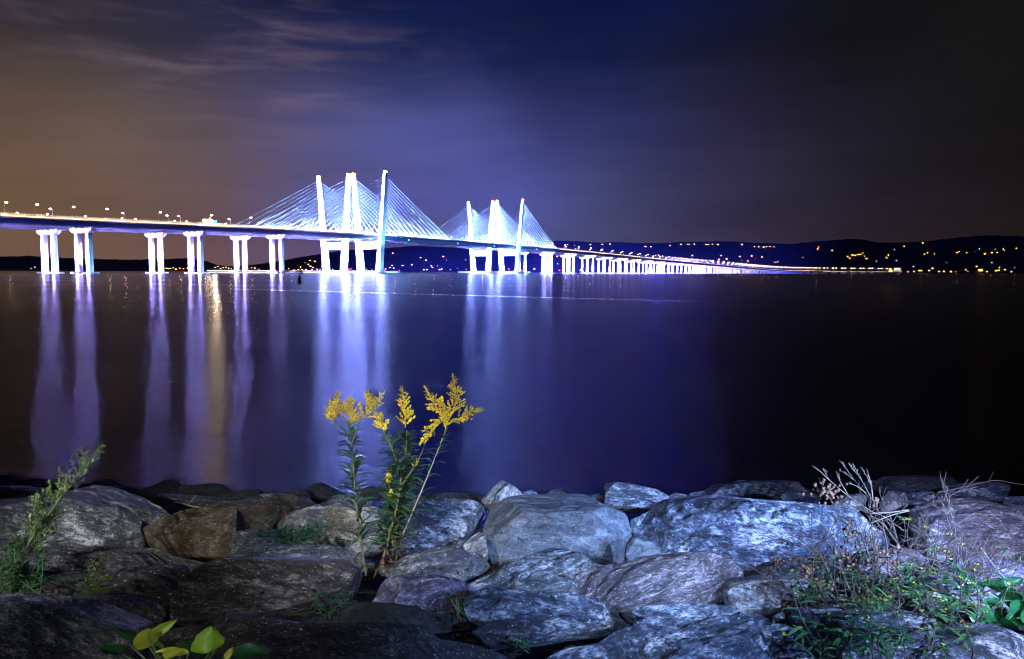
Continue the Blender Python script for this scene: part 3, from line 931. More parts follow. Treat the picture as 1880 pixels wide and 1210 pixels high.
# ------------------------------------------------------------------ lit houses on the far shore and hills
wall_ms = [simple_mat('house_wall_' + a, c, .8, 0, .1, .5, 0) for a, c in (('pale', (.10, .09, .08)), ('grey', (.07, .07, .07)), ('tan', (.09, .07, .05)))]
roof_m = simple_mat('house_roof', (.06, .05, .05), .9, 0, .2, .5, 0)
EM = {'a': emit_mat('window_amber', (1.0, .26, .02), 18), 'y': emit_mat('window_yellow', (1.0, .46, .10), 14), 'w': emit_mat('window_white', (.8, .9, 1.0), 7), 'g': emit_mat('window_green', (.45, 1.0, .5), 6), 'r': emit_mat('light_red', (1.0, .03, .02), 12)}
EMN = {'a': 'amber', 'y': 'yellow', 'w': 'white', 'g': 'greenish', 'r': 'red'}
HOUSES = '''57,493,w,.5 64,491,w,.7 305,493,a,.8 309,494,a,1 313,494,y,.7 318,492,a,.7 323,495,y,1 330,493,a,.8 337,494,a,.8 344,493,y,.8
395,492,y,.8 400,490,a,.9 405,494,y,1 410,492,y,1 415,491,a,1 420,493,y,1 425,494,y,.8 432,491,a,1 438,493,y,1 455,494,a,.8 462,492,y,.8 468,493,a,1.2 475,495,a,.8 500,494,r,.9 505,495,a,1 514,490,a,.8 530,494,a,.8
540,497,r,1.5 547,488,a,.9 552,491,y,.9 560,483,g,.6 566,486,y,1 569,479,a,1.1 570,490,a,1.3 575,492,y,1.1 578,481,a,1.4 582,495,y,1 562,496,y,1.1 555,496,y,1.1 588,495,y,.9 590,490,a,.8 573,496,y,1.2 548,496,a,1
611,495,g,1 641,496,r,1.6 645,494,r,1 673,495,g,.8 683,497,a,1 703,496,r,1.2 707,497,r,1.5 708,494,w,1 716,492,y,.8 720,488,y,1 723,493,y,1 733,497,r,.8 721,466,a,1.5 738,488,w,.7 741,488,w,.7
756,487,a,1.3 772,474,y,1.2 782,479,a,1.5 814,472,a,1.5 820,478,w,.6 740,488,w,.5 792,489,y,1 794,492,a,1 803,489,g,.7 778,496,y,1.1 784,496,y,1.1 807,496,a,1.3 811,495,y,1 827,496,r,1.1 840,493,w,.5 855,478,a,.8 856,495,y,.6
901,497,r,1.4 934,495,r,1.2 958,498,r,1.4 981,495,a,1.5 1023,472,a,1.3 1024,485,y,.8 1027,498,r,1.5 1065,498,r,1.3 1100,498,a,1.4
1042,450,a,.9 1055,451,r,.8 1084,450,a,1.4 1106,450,a,1.4 1120,449,a,1.2 1140,450,g,.5 1185,454,a,1.7 1195,454,a,1.2 1230,452,a,1.2 1250,450,a,1.4 1262,449,a,1 1265,449,y,.8 1275,449,y,1.2 1296,450,a,1.2 1300,450,y,1 1308,449,a,.9 1318,450,y,1.3 1362,450,y,1.6 1385,454,y,1 1393,454,y,1 1402,455,y,1.4 1407,454,y,1 1414,453,y,.9 1421,454,y,.8
1209,469,a,1.1 1271,470,a,1.3 1324,470,a,1 1320,477,a,1.1 1334,477,a,1.5 1358,472,a,1.4 1380,471,y,1.3 1373,480,a,1.2 1399,473,a,1.2 1362,479,g,.4 1386,476,g,.4 1423,482,a,.8 1428,482,y,.8
1501,458,y,1.2 1503,454,a,.8 1528,461,y,1.3 1474,473,w,.5 1556,472,y,.9 1560,475,y,.9 1565,469,y,1.2 1570,470,y,.8 1576,468,y,1.1 1580,468,y,.7 1584,466,a,.7 1587,471,w,.7 1591,476,a,1.2 1609,480,w,.6 1631,469,y,.9 1627,473,y,.7 1629,476,y,.8 1642,459,w,.6 1646,479,w,.6 1660,453,y,1 1694,447,a,1.3 1697,467,y,.7 1703,465,y,.8 1716,467,y,.7 1738,482,w,.3 1757,465,y,.9 1761,463,y,.7 1775,465,y,.9 1792,463,y,.6 1798,458,w,.7 1808,467,a,1.3 1821,465,a,1.1 1827,458,w,.5 1831,465,y,.9 1842,458,y,.8 1844,461,w,.4 1866,457,y,.8 1821,483,w,.6
1654,500,y,.9 1667,500,y,.9 1677,490,w,.7 1678,499,y,.7 1688,498,y,1.1 1692,498,y,.7 1706,498,w,1 1712,494,a,1.2 1724,499,y,.8 1733,499,y,.9 1746,500,y,1.2 1755,500,y,.7 1773,496,y,.7 1777,499,w,.5 1793,490,y,1 1812,500,y,1 1829,498,a,1.3 1834,497,a,.9 1835,492,y,.7 1845,496,y,.8 1857,500,y,1 1863,492,w,.3 1635,499,a,2.6 1800,499,a,3.0'''
protos = {}
zone_names = [(120, 'left of all the piers'), (380, 'between the third and fourth piers'), (450, 'around the fifth pier'), (535, 'around the last pier before the pylons'), (595, 'just left of the near pylons'), (700, 'between the near pylon legs'), (760, 'just right of the near pylons'), (860, 'between the two pylon groups'), (1010, 'behind the far pylons'), (1200, 'above the right approach\'s first piers'), (1440, 'on the ridge above the right approach'), (1625, 'above the far end of the bridge'), (1720, 'right of the bridge\'s far end'), (1900, 'on the dark hills at the right')]
for tok in HOUSES.split():
    px, py, cc, sz = tok.split(','); px = float(px); py = float(py); sz = float(sz)
    b, az, R = hill_point(px, py)
    q = (cc, int(px) % 3)
    low = R < HR0 + 260
    if q not in protos:
        root = empty('lit_house', (0, 0, 0))
        mb = MB(); mb.box((0, 0, 3), (12, 9, 6)); mb.build('wall', wall_ms[q[1]], root, smooth=False)
        mb = MB(); mb.loft([[(-6.5, -5, 6.02), (-6.5, 5, 6.02), (-6.5, 0, 9.4)], [(6.5, -5, 6.02), (6.5, 5, 6.02), (6.5, 0, 9.4)]]); mb.build('roof', roof_m, root, smooth=False)
        mb = MB(); mb.box((0, -4.6, 3.2), (7.4, .5, 3.6)); mb.build('window', EM[cc], root, smooth=False)
        protos[q] = root; o = root
    else: o = copy_tree(protos[q])
    o.location = (b[0], b[1], b[2] - .2); o.rotation_euler = (0, 0, -az)
    o.scale = (sz * .95, sz, sz * 1.0)
    zn = next(t for a, t in zone_names if px < a)
    ht = 'low down' if py > 487 else 'high up'
    lab = '%s-lit house %s, %s' % (EMN[cc], ht, zn)
    if sz > 2: lab = 'largest orange-lit house glaring at the water\'s edge, %s' % zn
    elif sz >= 1.4: lab = 'big ' + lab
    elif sz <= .6: lab = 'faint ' + lab
    tag(o, lab, 'house', 'lit houses across the river')

# scaffold-like white lit frame where the bridge lands
b, az, R = hill_point(1647, 499)
root = empty('lit_hall', (b[0], b[1], b[2])); root.rotation_euler = (0, 0, -az)
tag(root, 'pale lit hall with tall bright window strips where the bridge lands', 'building')
mb = MB(); mb.box((0, 4, 14), (46, 8, 28)); mb.build('wall', wall_ms[1], root, smooth=False)
mb = MB(); mb.box((0, 4, 28.6), (48, 9, 1.1)); mb.build('roof', roof_m, root, smooth=False)
em = emit_mat('hall_window_glow', (.85, .8, 1.0), 1.1)
for x in (-19, -12, -3, 4, 11, 19):
    mb = MB(); mb.box((x, -.2, 14), (3.2, .4, 21)); mb.build('window', em, root, smooth=False)

# ------------------------------------------------------------------ buoys
def buoy(px, py, hgt, label):
    r = ray(px, py); d = -2.4 / r[2]; b = CAM + r * d
    root = empty('buoy', (b[0], b[1], 0)); tag(root, label, 'buoy', 'dark buoys on the river')
    dm = simple_mat('buoy_paint', (.02, .035, .03), .6, 0, .2, 2, 0)
    k = hgt / 2.0
    mb = MB(); mb.loft([[(r_ * k * math.cos(2 * pi * i / 14), r_ * k * math.sin(2 * pi * i / 14), z * k) for i in range(14)] for r_, z in ((.55, -.5), (.6, 0), (.6, .35), (.5, .45), (.42, .5))]); mb.build('float', dm, root)
    mb = MB(); mb.loft([[(r_ * k * math.cos(2 * pi * i / 14), r_ * k * math.sin(2 * pi * i / 14), z * k) for i in range(14)] for r_, z in ((.42, .5), (.45, 1.1), (.4, 1.7), (.3, 1.8))]); mb.build('body', dm, root)
    mb = MB(); mb.tube([(0, 0, 1.8 * k), (0, 0, 2.15 * k)], .08 * k, 8); mb.sphere((0, 0, 2.2 * k), .12 * k); mb.build('lamp', dm, root)


buoy(550, 520, 1.55, 'dark can buoy floating in front of the near pylons')
buoy(557, 504, 1.9, 'tiny far buoy, a dark dot just beyond the can buoy')
# ------------------------------------------------------------------ shore rocks
def rock_mat(name, dark, mid, light, patch=0.0, patch_col=(0.55, 0.55, 0.56), stripe=3.0, fleck=0.5, bump=0.55, warm=None):
    mt, nt = new_mat(name)
    tc = N(nt, 'ShaderNodeTexCoord'); oi = N(nt, 'ShaderNodeObjectInfo')
    off = N(nt, 'ShaderNodeVectorMath', operation='SCALE', inp={0: (37.0, 19.0, 53.0), 3: oi.outputs['Random']})
    vs_ = N(nt, 'ShaderNodeVectorMath', operation='SCALE', inp={0: tc.outputs['Object'], 3: math_(nt, 'ADD', math_(nt, 'MULTIPLY', oi.outputs['Random'], 0.9), 0.65)})
    v = N(nt, 'ShaderNodeVectorMath', operation='ADD', inp={0: vs_.outputs[0], 1: off.outputs[0]}).outputs[0]
    ms = N(nt, 'ShaderNodeMapping', inp={'Vector': v, 'Scale': (1.0, stripe, stripe * 0.8)})
    n1 = N(nt, 'ShaderNodeTexNoise', inp={'Vector': ms.outputs[0], 'Scale': 7.5, 'Detail': 10.0, 'Roughness': 0.74, 'Distortion': 0.5})
    ms2 = N(nt, 'ShaderNodeMapping', inp={'Vector': v, 'Scale': (1.0, 1.0 + stripe * 0.35, 1.0 + stripe * 0.3)})
    n2 = N(nt, 'ShaderNodeTexNoise', inp={'Vector': ms2.outputs[0], 'Scale': 42.0, 'Detail': 8.0, 'Roughness': 0.72})
    n3 = N(nt, 'ShaderNodeTexNoise', inp={'Vector': v, 'Scale': 2.2, 'Detail': 5.0, 'Roughness': 0.6, 'Distortion': 0.8})
    f = math_(nt, 'ADD', math_(nt, 'MULTIPLY', n1.outputs[0], 0.50), math_(nt, 'MULTIPLY', n2.outputs[0], 0.34))
    f = math_(nt, 'ADD', f, math_(nt, 'MULTIPLY', n3.outputs[0], 0.18))
    col = ramp(nt, f, [(0.478, dark), (0.538, mid), (0.566, tuple(0.55 * a + .45 * b for a, b in zip(mid, light))), (0.612, light)])
    if warm:
        wf = smooth_map(nt, N(nt, 'ShaderNodeTexNoise', inp={'Vector': ms.outputs[0], 'Scale': 2.6, 'Detail': 6.0, 'Roughness': 0.6}).outputs[0], 0.48, 0.66)
        col = mixc(nt, math_(nt, 'MULTIPLY', wf, 0.75), col, (*warm, 1))
    if patch > 0:
        pf = N(nt, 'ShaderNodeTexNoise', inp={'Vector': ms2.outputs[0], 'Scale': 3.4, 'Detail': 10.0, 'Roughness': 0.7, 'Distortion': 0.3})
        k = smooth_map(nt, pf.outputs[0], 0.66 - 0.16 * patch, 0.74 - 0.16 * patch)
        k = math_(nt, 'MULTIPLY', k, smooth_map(nt, n2.outputs[0], 0.36, 0.56))
        col = mixc(nt, k, col, (*patch_col, 1))
    # dark cracks along the layering
    cr = N(nt, 'ShaderNodeTexNoise', inp={'Vector': ms.outputs[0], 'Scale': 2.3, 'Detail': 7.0, 'Roughness': 0.55})
    ck = math_(nt, 'ABSOLUTE', math_(nt, 'SUBTRACT', cr.outputs[0], 0.5))
    ck = smooth_map(nt, ck, 0.0, 0.012, 0.25, 1.0)
    col = mixc(nt, 1.0, col, N(nt, 'ShaderNodeCombineXYZ', inp={0: ck, 1: ck, 2: ck}).outputs[0], 'MULTIPLY')
    # mica flecks
    vo = N(nt, 'ShaderNodeTexVoronoi', inp={'Vector': v, 'Scale': 190.0})
    rs = N(nt, 'ShaderNodeSeparateColor', inp={0: vo.outputs['Color']})
    fl = math_(nt, 'MULTIPLY', math_(nt, 'GREATER_THAN', rs.outputs[0], 0.965), smooth_map(nt, n2.outputs[0], 0.46, 0.6))
    fl = math_(nt, 'MULTIPLY', fl, fleck)
    col = mixc(nt, fl, col, (0.8, 0.82, 0.85, 1))
    h = math_(nt, 'ADD', math_(nt, 'MULTIPLY', n1.outputs[0], 0.9), math_(nt, 'MULTIPLY', n2.outputs[0], 0.62))
    h = math_(nt, 'ADD', h, math_(nt, 'MULTIPLY', ck, 0.08))
    b = N(nt, 'ShaderNodeBump', inp={'Height': h, 'Strength': bump, 'Distance': 0.085})
    rg = math_(nt, 'SUBTRACT', 0.55, math_(nt, 'MULTIPLY', fl, 0.4))
    p = N(nt, 'ShaderNodeBsdfPrincipled', inp={'Base Color': col, 'Roughness': rg, 'Specular IOR Level': 0.45, 'Normal': b.outputs[0]})
    N(nt, 'ShaderNodeOutputMaterial', inp={'Surface': p.outputs[0]})
    return mt


RM = {
    'gneiss': rock_mat('grey_gneiss', (0.035, 0.038, 0.045), (0.12, 0.125, 0.135), (0.42, 0.42, 0.43), 0.55, stripe=4.0),
    'blue': rock_mat('blue_grey_schist', (0.022, 0.027, 0.042), (0.10, 0.115, 0.15), (0.46, 0.48, 0.52), 0.75, stripe=3.2, bump=0.7),
    'slate': rock_mat('smooth_slate', (0.045, 0.052, 0.062), (0.082, 0.095, 0.112), (0.17, 0.185, 0.20), 0.12, (0.3, 0.3, 0.32), stripe=1.8, fleck=0.15, bump=0.25),
    'brown': rock_mat('brown_boulder', (0.030, 0.022, 0.014), (0.085, 0.062, 0.04), (0.21, 0.16, 0.11), 0.1, (0.3, 0.27, 0.2), stripe=1.6, fleck=0.15, warm=(0.17, 0.085, 0.04)),
    'purple': rock_mat('purple_grey_rock', (0.032, 0.026, 0.040), (0.10, 0.085, 0.135), (0.30, 0.27, 0.36), 0.25, stripe=2.8, fleck=0.4),
    'pale': rock_mat('pale_rock', (0.08, 0.08, 0.08), (0.24, 0.235, 0.22), (0.60, 0.58, 0.55), 0.8, (0.66, 0.65, 0.62), stripe=1.7, fleck=0.3, bump=0.7),
    'dark': rock_mat('dark_rock', (0.012, 0.012, 0.014), (0.040, 0.037, 0.042), (0.15, 0.14, 0.15), 0.15, (0.3, 0.3, 0.3), stripe=3.6, fleck=0.5),  # dark grey tones, roughness as on the other rocks
    'umber': rock_mat('dark_umber_rock', (0.018, 0.014, 0.015), (0.065, 0.052, 0.052), (0.26, 0.22, 0.21), 0.25, (0.36, 0.33, 0.32), stripe=4.2, fleck=0.4),
    'black': rock_mat('black_rock', (0.006, 0.007, 0.006), (0.016, 0.017, 0.014), (0.05, 0.05, 0.045), 0.0, stripe=1.5, fleck=0.0),  # near-black tones, darker than every other rock here
    'rose': rock_mat('rose_grey_gneiss', (0.05, 0.042, 0.046), (0.16, 0.135, 0.145), (0.44, 0.40, 0.42), 0.45, stripe=4.5),
}


def depth_at(py):
    return float(np.interp(py, [860, 880, 900, 915, 930, 980, 1040, 1120, 1210, 1260], [8.2, 7.2, 6.2, 5.4, 4.8, 3.95, 3.3, 2.8, 2.4, 2.25]))


def chaikin(P, k=0.13, it=1):
    for _ in range(it):
        Q = []
        for i in range(len(P)):
            a, b = np.array(P[i]), np.array(P[(i + 1) % len(P)])
            Q.append(a + (b - a) * k); Q.append(b - (b - a) * k)
        P = Q
    return P


rock_i = [0]


def rock(poly, mat, label, strata=0.0, eps=62.0, H=0.42, ridge=None, tilt=0.0, back=0.9, d=None, dd=0.0, facets=None, rough=1.0, nf=4, name='boulder', group='shore boulders'):
    rock_i[0] += 1
    rng = random.Random(100 + rock_i[0] * 17)
    P = np.array(poly, float)
    x, y = P[:, 0], P[:, 1]
    xs, ys = np.roll(x, -1), np.roll(y, -1); cr = x * ys - xs * y; A = cr.sum() / 2
    c = np.array([((x + xs) * cr).sum() / (6 * A), ((y + ys) * cr).sum() / (6 * A)])
    if d is None: d = depth_at(min(c[1], 1215)) + dd
    O = PP(c[0], c[1], d)
    e = math.radians(eps); ya = math.radians(rng.uniform(-9, 9))
    n = np.array([math.sin(ya) * math.cos(e), -math.cos(ya) * math.cos(e), math.sin(e)])
    X = np.cross(np.array([0, 1.0, 0]), n); X = np.cross(n, np.cross(RT, n)); X /= np.linalg.norm(X); Y = np.cross(n, X)
    sa = math.radians(strata); U = X * math.cos(sa) + Y * math.sin(sa); V = np.cross(n, U)
    L = []
    for q in chaikin([tuple(p) for p in poly]):
        r = ray(q[0], q[1]); t = np.dot(O - CAM, n) / np.dot(r, n); w = CAM + r * t - O
        L.append((np.dot(w, U), np.dot(w, V)))
    L = np.array(L)
    size = math.sqrt(abs(np.sum(L[:, 0] * np.roll(L[:, 1], -1) - np.roll(L[:, 0], -1) * L[:, 1]) / 2))
    wpx = (P[:, 0].max() - P[:, 0].min()) * 0.545
    nt_ = int(np.clip(wpx * 1.15, 56, 230)); nr = int(np.clip(wpx * 0.36, 16, 72))
    th = np.arange(nt_) * 2 * pi / nt_
    R = np.zeros(nt_)
    A0, B0 = L, np.roll(L, -1, axis=0)
    for i, t in enumerate(th):
        dx, dy = math.cos(t), math.sin(t); best = 0
        ex, ey = B0[:, 0] - A0[:, 0], B0[:, 1] - A0[:, 1]
        den = dx * ey - dy * ex; den = np.where(abs(den) < 1e-12, 1e-12, den)
        tt = (A0[:, 0] * ey - A0[:, 1] * ex) / den
        uu = (A0[:, 0] * dy - A0[:, 1] * dx) / den
        ok = (tt > 0) & (uu >= -1e-6) & (uu <= 1 + 1e-6)
        R[i] = tt[ok].max() if ok.any() else size * .4
    sx, sy = rng.uniform(0, 50), rng.uniform(0, 50)
    for i, t in enumerate(th):
        R[i] *= 1 + 0.022 * rough * noise.fractal(Vector((math.cos(t) * 3 + sx, math.sin(t) * 3 + sy, 0.5)), 0.7, 2.0, 5)
    nf = 0 if (ridge is not None or (facets and len(facets) > 3)) else nf + 8 if not facets else 4
    if ridge is None: facets = list(facets or [])
    if nf:
        for k in range(nf):
            sl = rng.uniform(0.2, 1.35); facets.append((rng.uniform(0, 360), sl, rng.uniform(.74, .95) + rng.uniform(.12, .45) * sl / H))
        sl = rng.uniform(0.5, 0.9); facets.append((rng.uniform(255, 285), sl, .8 + rng.uniform(.05, .25) * sl / H))
    hm = H * size
    if ridge is not None:
        W2 = np.array([[q[0] * math.sin(sa) + q[1] * math.cos(sa)] for q in L])   # image-up coordinate of the outline
        lo_, hi_ = W2.min(), W2.max(); vr = lo_ + (hi_ - lo_) * ridge
        s_top = math.tan(math.radians(90 - eps)) * .95; s_fr = math.tan(e) * .85
        hr = min((vr - lo_) * s_fr, .55 * size); s_fr = hr / max(1e-3, vr - lo_)
        hm = max(hm, hr * 1.18)
        facets = [(90 + tilt, s_top, (hr + s_top * vr) / hm), (270 + tilt, s_fr, (hr - s_fr * vr) / hm)] + list(facets or [(180 + tilt + rng.uniform(-25, 25), rng.uniform(.7, 1.3), .8 + .3 / H), (tilt + rng.uniform(-25, 25), rng.uniform(.7, 1.3), .8 + .3 / H), (rng.uniform(200, 240), .9, 1.0 + .1 / H), (rng.uniform(300, 340), .9, 1.0 + .1 / H)])
    # facets: (image direction deg, slope, height at centre as part of H)
    fc = []
    for dg, sl, hc in facets:
        a = math.radians(dg) - sa
        fc.append((math.cos(a), math.sin(a), sl, hc))
    verts = [None]; faces = []
    vd = c_ray = (O - CAM) / np.linalg.norm(O - CAM)
    el = math.asin(max(-1, min(1, -np.dot(vd, n))))   # angle between the sight line and the rock's plane
    kup = 1.0 / max(0.2, math.tan(pi / 2 - el)) * 0.92
    upv = UP - n * np.dot(UP, n); upv /= np.linalg.norm(upv); upu, upw = np.dot(upv, U), np.dot(upv, V)
    def top(u, v, t, Ri, up_c):
        h = hm * max(0.0, 1 - t ** 8) ** 0.42
        for cx, cy_, sl, hc in fc:
            p = hm * hc - (u * cx + v * cy_) * sl
            k = 0.025 * hm
            dlt = max(k - abs(h - p), 0) / k
            h = min(h, p) - dlt * dlt * k * 0.25
        if up_c is not None:
            lim = (up_c + 0.004) * kup
            k = 0.05 * hm; dlt = max(k - abs(h - lim), 0) / k
            h = min(h, lim) - dlt * dlt * k * 0.25
        h = max(h, -0.5 * hm)
        s = 1.0 / size
        q = Vector((u * 2.0 + sx, v * 2.0 + sy, h * 2.0))
        lo = noise.fractal(Vector((u * 2.2 * s + sx, v * 3.2 * s + sy, 1.0)), 0.9, 2.0, 3)
        st = noise.ridged_multi_fractal(Vector((u * 3.0 + sx, v * 13.0 + sy, h * 9.0)), 0.9, 2.1, 4, 1.0, 2.0) - 1.0
        fi = noise.fractal(Vector((u * 11 + sx, v * 24 + sy, h * 16)), 0.75, 2.1, 5)
        w = (1 - t ** 6)
        gr = 0.0
        for v0, dp, wd, sl, ph in cracks:
            q_ = v - v0 - sl * u + .05 * noise.noise(Vector((u * 4 + ph, ph, 0))) + .012 * noise.noise(Vector((u * 22 + ph, ph, 3)))
            e_ = abs(q_) / wd
            if e_ < 3: gr -= dp * math.exp(-e_ * e_) * max(0.0, min(1.0, .5 + 1.6 * noise.noise(Vector((u * 2.2 + ph, 5.0, ph)))))
        for v0, dp, sl, ph in steps:
            q_ = v - v0 - sl * u + .07 * noise.noise(Vector((u * 3 + ph, ph, 0))) + .02 * noise.noise(Vector((u * 15 + ph, ph, 3)))
            gr += dp * (1 / (1 + math.exp(-max(-30, min(30, q_ / .006)))) - .5)
        lo = lo + gr * min(1.0, rough) / (0.034 * size * rough)
        h += rough * w * (0.034 * size * lo + 0.020 * st * min(1.3, size * 2.2) + 0.011 * fi)
        if up_c is not None: h = min(h, (up_c + 0.008) * kup + .004 * fi)
        return h
    # distance from every grid point to the outline, going up in the picture
    BX, BY = np.cos(th) * R, np.sin(th) * R
    EX, EY = np.roll(BX, -1) - BX, np.roll(BY, -1) - BY
    tj = np.array([math.sin(j / nr * pi / 2) ** 0.85 for j in range(1, nr + 1)])
    du = np.zeros((nr, nt_))
    den = upu * EY - upw * EX; den = np.where(abs(den) < 1e-12, 1e-12, den)
    for j in range(nr):
        px_, py_ = BX * tj[j] * .999, BY * tj[j] * .999
        qx, qy = BX[None, :] - px_[:, None], BY[None, :] - py_[:, None]
        tt = (qx * EY[None] - qy * EX[None]) / den[None]; uu = (qx * upw - qy * upu) / den[None]
        ok = (tt > -1e-6) & (uu >= -1e-6) & (uu <= 1 + 1e-6)
        du[j] = np.where(ok, tt, 0).max(axis=1)
    cracks = [(rng.uniform(-.32, .32) * size, rng.uniform(.010, .034) * min(1.2, size * 2), rng.uniform(.005, .011), rng.uniform(-.35, .35), rng.uniform(0, 40)) for k in range(rng.choice((2, 3, 4)))]
    steps = [(rng.uniform(-.35, .35) * size, rng.choice((-1, 1)) * rng.uniform(.008, .03) * min(1.2, size * 2), rng.uniform(-.2, .2), rng.uniform(0, 40)) for k in range(4)]
    verts[0] = (0, 0, top(0, 0, 0, size * .5, None))
    for j in range(1, nr + 1):
        t = math.sin(j / nr * pi / 2) ** 0.85
        for i in range(nt_):
            u, v = math.cos(th[i]) * R[i] * t, math.sin(th[i]) * R[i] * t
            verts.append((u, v, top(u, v, t, R[i], du[j - 1, i])))
    verts[0] = (0, 0, sum(q[2] for q in verts[1:1 + nt_]) / nt_)
    nb = 7
    for j in range(1, nb):
        t = math.cos(j / nb * pi / 2)
        for i in range(nt_):
            u, v = math.cos(th[i]) * R[i] * t, math.sin(th[i]) * R[i] * t
            hb = -back * size * 0.5 * math.sqrt(max(0, 1 - t * t))
            hb += 0.05 * size * noise.noise(Vector((u * 3 / size + sx, v * 3 / size, 9.0))) * (1 - t)
            verts.append((u, v, hb))
    verts.append((0, 0, -back * size * 0.5))
    for i in range(nt_): faces.append((0, 1 + i, 1 + (i + 1) % nt_))
    rings = nr + nb - 1
    for j in range(rings - 1):
        a = 1 + j * nt_
        for i in range(nt_):
            k = (i + 1) % nt_
            faces.append((a + i, a + nt_ + i, a + nt_ + k, a + k))
    a = 1 + (rings - 1) * nt_; last = len(verts) - 1
    for i in range(nt_): faces.append((a + i, last, a + (i + 1) % nt_))
    me = bpy.data.meshes.new(name); me.from_pydata(verts, [], faces); me.materials.append(RM[mat])
    me.polygons.foreach_set('use_smooth', [True] * len(me.polygons)); me.update()
    o = bpy.data.objects.new(name, me); COL.objects.link(o)
    o.matrix_world = Matrix(((U[0], V[0], n[0], O[0]), (U[1], V[1], n[1], O[1]), (U[2], V[2], n[2], O[2]), (0, 0, 0, 1)))
    tag(o, label, 'rock', group)
    return o


